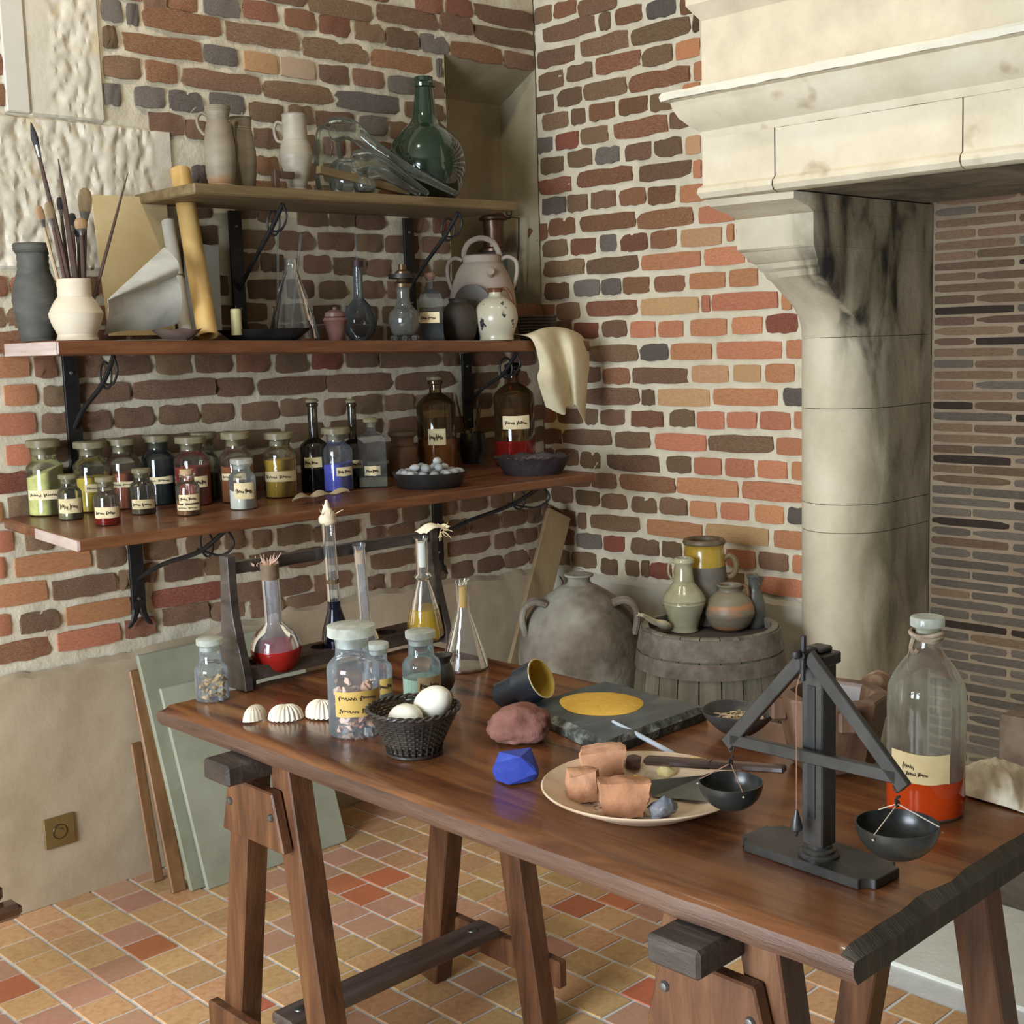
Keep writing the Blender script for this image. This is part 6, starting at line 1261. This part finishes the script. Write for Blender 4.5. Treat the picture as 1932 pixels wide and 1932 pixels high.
# barrel
bc = onx(1339, 1177, 3.075); zb = bc.z; t = thing('barrel', 'grey weathered wooden barrel with iron hoops beside amphora', 'barrel', (bc.x, bc.y, 0)); sB = mpp(bc); rzB = atan2(bc.y, bc.x)-pi/2; t.rotation_euler.z = rzB
RB = 127*sB; m_stave = wood('grey_barrel_stave', [(.10, .092, .066), (.19, .178, .135), (.27, .255, .20)], .75, (5, 5, .5), 0, .5, vary=.15)
def rb(z): return RB*(1+.165*sin(pi*min(1, max(0, z/zb)))**.9)
NS = 22
for k in range(NS):
    a0, a1 = 2*pi*k/NS+.008, 2*pi*(k+1)/NS-.008; bm = bmesh.new(); rows_ = []
    for i in range(9):
        z = .004+(zb-.004)*i/8; r = rb(z); rows_.append([bm.verts.new((q*cos(a), q*sin(a), z)) for q, a in ((r, a0), (r*1.001, (a0+a1)/2), (r, a1), (r-.018, a1), (r-.018, a0))])
    for p, q in zip(rows_, rows_[1:]):
        for j in range(5): bm.faces.new((p[j], p[(j+1) % 5], q[(j+1) % 5], q[j]))
    bm.faces.new(rows_[0][::-1]); bm.faces.new(rows_[-1]); bmesh.ops.recalc_face_normals(bm, faces=bm.faces); part('stave', bm, m_stave, t, 1, .5)
m_hoop = M('rusty_hoop', [(.10, .085, .068), (.18, .155, .13), (.28, .25, .215)], 18, .8, .6, 50, bdist=.002)
def hoop(z0, z1, mat):
    part('hoop', lathe([(rb(z0)+.001, z0), (rb(z0)+.005, z0), (rb(z1)+.005, z1), (rb(z1)+.001, z1)], 48), mat, t, 1, .5)
hoop(zb-.066, zb-.006, m_hoop); hoop(zb-.118, zb-.072, m_hoop); hoop(zb*.60, zb*.60+.04, m_hoop); hoop(zb*.34, zb*.34+.04, m_hoop); hoop(.09, .13, m_hoop); hoop(.012, .07, m_hoop)
ZH = zb-.030
part('head', lathe([(0, ZH-.02), (RB-.02, ZH-.02), (RB-.012, ZH), (0, ZH)], 40), M('dark_barrel_head', [(.035, .025, .02), (.08, .06, .05)], 6, .8, .4, 30), t, 1, .5)
BCv = V((bc.x, bc.y, 0))
# vessels on the barrel head
def bput(name, label, cat, cx, yb, r=0):
    p, rz, s = put(cx, yb, z=ZH, r=r); p.z = ZH+.001; return thing(name, label, cat, p, rz), s
m_glz = M('pale_green_glaze', [(.27, .25, .15), (.38, .36, .23), (.45, .43, .29)], 5, .22, .1, 30, coat=.4, spots=((.22, .17, .07), 4, .64, .12))
t, s = bput('glazed_pitcher', 'tall pale glazed pitcher with collar and small handle', 'pitcher', 1291, 1196, 25)
part('pitcher_body', lathe(ribs([(0, 0), (25, 0), (26, 6), (30, 24), (37, 44), (40.5, 54), (40, 58), (41, 61), (36, 72), (30, 80), (21, 92), (20, 96), (17.5, 112), (16, 126), (20, 130), (19, 136), (16, 139), (13.5, 138), (13, 120)], 3, .3), 40), m_glz, t, s)
part('handle', tube(spline([(-15, 0, 130), (-23, 0, 132), (-28, 0, 122), (-27, 0, 108), (-20, 0, 97)], 5), 3.6, 9, flat=.7), m_glz, t, s)
t, s = bput('yellow_jar', 'large yellow glazed jar, lower half rough, behind pitcher', 'jar', 1330, 1182, 24)
part('jar_body', lathe(ribs([(0, 0), (36, 0), (42, 20), (43, 60), (41, 100), (39, 112)], 4, .3), 36), M('unglazed_grey', [(.12, .105, .085), (.2, .175, .14)], 12, .9, .6, 40), t, s)
part('glazed_collar', lathe(spline([(39.5, 112), (37.5, 130), (36, 146), (38, 152)], 4), 36), M('yellow_glaze', [(.30, .19, .02), (.46, .30, .045), (.50, .36, .10)], 5, .22, coat=.5, spots=((.16, .10, .03), 9, .62, .08)), t, s)
part('lip', lathe(spline([(37, 151), (40, 155), (38, 161), (33, 162), (29, 156), (29, 140), (0, 120)], 3), 36), M('dark_lip', [(.06, .04, .02), (.12, .085, .045), (.2, .16, .1)], 14, .5), t, s)
part('ring_handle', tube([(46+13*cos(a), -4, 110+20*sin(a)) for a in [2*pi*k/22 for k in range(23)]], 5.4, 10, False), M('yellow_brown_glaze', [(.10, .07, .035), (.2, .14, .06)], 7, .35), t, s)
t, s = bput('round_pot', 'squat round pot with orange flush and small side handle', 'pot', 1377, 1193, 26)
part('pot_body', lathe(ribs([(0, 0), (22, 0), (36, 8), (45, 26), (46, 38), (39, 58), (26, 70), (20, 74), (20, 79), (24, 84), (22, 86), (18, 83), (16, 74)], 4, .25), 40), M('flushed_pot_clay', [(.17, .145, .095), (.26, .215, .145)], 3, .45, .15, 40, stretch=(1, 1, 4), spots=((.48, .20, .08), 5, .52, .12)), t, s)
part('handle', tube(spline([(20, 6, 82), (31, 6, 80), (34, 6, 66), (32, 6, 54)], 5), 4.6, 9, flat=.8), M('brown_pot_handle', [(.16, .07, .035), (.25, .12, .06)], 9, .5), t, s)
t, s = bput('pewter_jug', 'narrow grey jug with pouring lip, behind round pot', 'jug', 1424, 1186, 16)
b = lathe(spline([(0, 0), (17, 0), (19, 20), (19, 44), (14, 62), (11, 72), (12, 88), (16, 98), (14, 98), (10, 86), (8, 60)], 4), 28)
for v in b.verts:
    if v.co.z > 84 and v.co.x > 6: v.co.z -= 5; v.co.x += 2
part('jug_body', b, M('grey_jug', [(.065, .065, .055), (.115, .115, .10)], 8, .35, .2, 30), t, s)
t, s = bput('metal_tray', 'small dark tray leaning between pitcher and round pot', 'tray', 1340, 1150, 0); t.location.z = ZH+.0295
part('tray_body', xf(box(-22, 26, -10, 10, -1.5, 1.5, .8), (0, 0, 14), (0, -.5, 0)), m_iron, t, s)
p = onz(1238, 1180, ZH+.03); t = thing('parchment_scrap', 'twisted cream parchment scrap at the barrel rim', 'parchment', p); a, b = ony(1206, 1160, p.y-.03), ony(1258, 1184, p.y+.0)
wpart('twist', tube(spline([a, a.lerp(b, .2)+V((0, 0, .004)), a.lerp(b, .5), a.lerp(b, .75)+V((0, -.01, .002)), b], 4), [.004, .006, .008, .0085, .008, .0085, .0095, .011, .012, .013, .015, .017, .019, .02, .019, .016, .012], 10, flat=.7), M('cream_parchment', [], 9), t, 1)
wpart('torn_end', join(*[tube([a, a+V((-.012*cos(k), -.008*sin(k*2), .006*sin(k)))], [.003, .0012], 5) for k in range(5)]), M('cream_parchment', []), t)
# drawing board leaning in the corner
tpc, btc = ony(1054, 968, 3.215), onz(872, 1500, .006); btc = V((2.86, 3.10, .006))
e = (ony(1088, 975, 3.20)-ony(1022, 962, 3.22)); e.z *= .2
a, b = btc, tpc; d = (b-a).normalized(); side = e.normalized(); side = (side-d*side.dot(d)).normalized(); nrm = d.cross(side)
w = .105
def plank(bm0, a, L, w, th): bm0.transform(Matrix.Translation(a) @ Matrix((side, nrm, d)).transposed().to_4x4()); return bm0
solo('leaning_board', 'long tan wooden board leaning in the room corner', 'board', plank(box(-w/2, w/2, -.009, .009, 0, (b-a).length, .002), a, 0, 0, 0), wood('tan_board', [(.20, .135, .065), (.28, .195, .10), (.33, .24, .135)], .65, (3, 3, .4)), a)
a2 = a-nrm*.022 if nrm.y < 0 else a+nrm*.022
solo('leaning_board', 'narrower board with moulded end hidden behind the tan board', 'board', plank(join(box(-.034, .026, -.007, .007, 0, (b-a).length+.012, .002), box(-.036, .028, -.009, .009, (b-a).length+.014, (b-a).length+.022, .002)), a2, 0, 0, 0), wood('brown_board', [(.13, .08, .04), (.2, .13, .07)], .65, (3, 3, .4)), a2)
t = thing('string_loop', 'dark cord hanging beside the leaning boards', 'cord', onx(1050, 1100, 3.2)); wpart('cord', tube(spline([ony(1056, 1088, 3.1), ony(1062, 1100, 3.1), ony(1050, 1120, 3.1), ony(1040, 1160, 3.1)], 5), .003, 6), m_ink, t)
# stacked drawing boards against the plaster
m_green = M('grey_green_board', [(.235, .245, .165), (.29, .30, .21), (.33, .34, .25)], 6, .7, .12, 60, bdist=.001)
m_green2 = M('pale_green_board', [(.28, .285, .20), (.34, .345, .25), (.385, .39, .295)], 6, .7, .12, 60, bdist=.001)
def lean(name, label, bl, br_, tl_, th, mat, edge=None, group=None):
    """board standing on the floor, bottom corners bl br, top of its near end tl_"""
    bl, br_, tl_ = V(bl), V(br_), V(tl_); u = br_-bl; v = tl_-bl; n = u.cross(v).normalized(); n = n if n.y < 0 else -n
    bm = bmesh.new(); bmesh.ops.create_cube(bm, size=1); M4 = Matrix((u, v, -n*th)).transposed().to_4x4(); M4.translation = bl+u*.5+v*.5-n*th*.5
    bm.transform(M4); bmesh.ops.recalc_face_normals(bm, faces=bm.faces); bmesh.ops.bevel(bm, geom=bm.edges[:], offset=.003, segments=1, affect='EDGES'); return solo(name, label, 'board', bm, mat, bl, .3, group)
f0 = onz(393, 1680, .001); f1 = onz(656, 1587, .001)
lean('drawing_board', 'front pale grey green board leaning on the plaster wall', f0, f1, ony(302, 1299, 3.245), .014, m_green2)
g0 = onz(362, 1683, .001); lean('drawing_board', 'taller grey green board behind the front one', g0, (2.16, g0.y, .001), ony(259, 1236, 3.275), .016, m_green)
h0 = onz(345, 1681, .001); k = V((.034, 0, 0)); hb = ony(246, 1265, 3.315)
lean('wooden_rail', 'brown wooden rail at the back of leaning boards', h0-k*.9, (1.742, h0.y, .001), hb-k*.1, .014, wood('red_brown_rail', [(.16, .075, .03), (.25, .125, .05), (.33, .19, .09)], .5, (3, 3, .4)))
lean('wooden_rail', 'second brown rail edge, upright against the plaster', (1.700, 3.262, .001), (1.733, 3.262, .001), (1.690, 3.322, .40), .010, wood('red_brown_rail', []))
# socket
c = ony(111.5, 1567.5, WY-.021); t = thing('power_socket', 'square brass power socket plate on the plaster wall', 'socket', (c.x, WY-.021, c.z))
m_brass = M('dull_brass', [(.20, .135, .045), (.27, .19, .07)], 12, .4, .1, 40, metal=.55)
part('cover_plate', box(-.0425, .0425, -.006, .006, -.0425, .0425, .0012), m_brass, t, 1, .4)
part('socket_well', xf(lathe([(.021, .0), (.0195, .002), (.019, -.006), (0, -.006)], 28), (0, -.0065, 0), (pi/2, 0, 0)), M('socket_black', [(.008, .007, .006)], 4, .3), t)
part('earth_pin', xf(lathe([(0, .008), (.0024, .007), (.0024, 0)], 10), (0, -.004, .009), (pi/2, 0, 0)), m_bolt, t)
# arm of a chair that enters at the picture's side
q = onz(20, 1712, .30); t = thing('chair', 'end of a dark wooden chair arm near the plaster wall', 'chair', (q.x, q.y, 0))
m_chair = wood('dark_chair_wood', [(.04, .016, .009), (.085, .035, .018)], .2, (2, 6, 6), .5)
e = onz(36, 1712, .30)
wpart('arm', box(e.x-.5, e.x, e.y-.025, e.y+.025, .285, .318, .010), m_chair, t, .5); wpart('rail', box(e.x-.5, e.x-.022, e.y+.02, e.y+.045, .315, .352, .008), m_chair, t, .5)
wpart('leg', box(e.x-.42, e.x-.38, e.y-.02, e.y+.02, 0, .286, .004), m_chair, t); wpart('leg', box(e.x-.12, e.x-.085, e.y-.02, e.y+.02, .0, .286, .004), m_chair, t) if False else None
# stone block and log in the hearth
q = onx(1893, 1385, 3.30); t = thing('stone_block', 'brown stone block resting in the dark fireplace', 'stone', (q.x+.08, q.y-.10, .006))
zt = onx(1893, 1345, 3.30).z
m_blk = M('brown_block', [(.10, .07, .045), (.19, .135, .09), (.27, .21, .15)], 9, .9, .7, 30, bdist=.004)
b = box(-.10, .15, -.16, .105, 0, zt-.006, .006); wp = part('block', b, m_blk, t, 1, .4)
q = onz(1888, 1702, .006); t = thing('fire_log', 'short dark split log lying on the hearth slab', 'log', (q.x+.06, q.y-.12, .006))
bm = prism([(-.075, .0), (.075, .0), (.09, .06), (.05, .125), (-.06, .12), (-.09, .05)], .30, .004); xf(bm, (0, .125, 0), (pi/2, 0, 0)); part('log', bm, wood('dark_log', [(.03, .022, .015), (.07, .052, .035), (.11, .085, .06)], .8, (4, 1, 4), 0, .8), t, 1, .4)
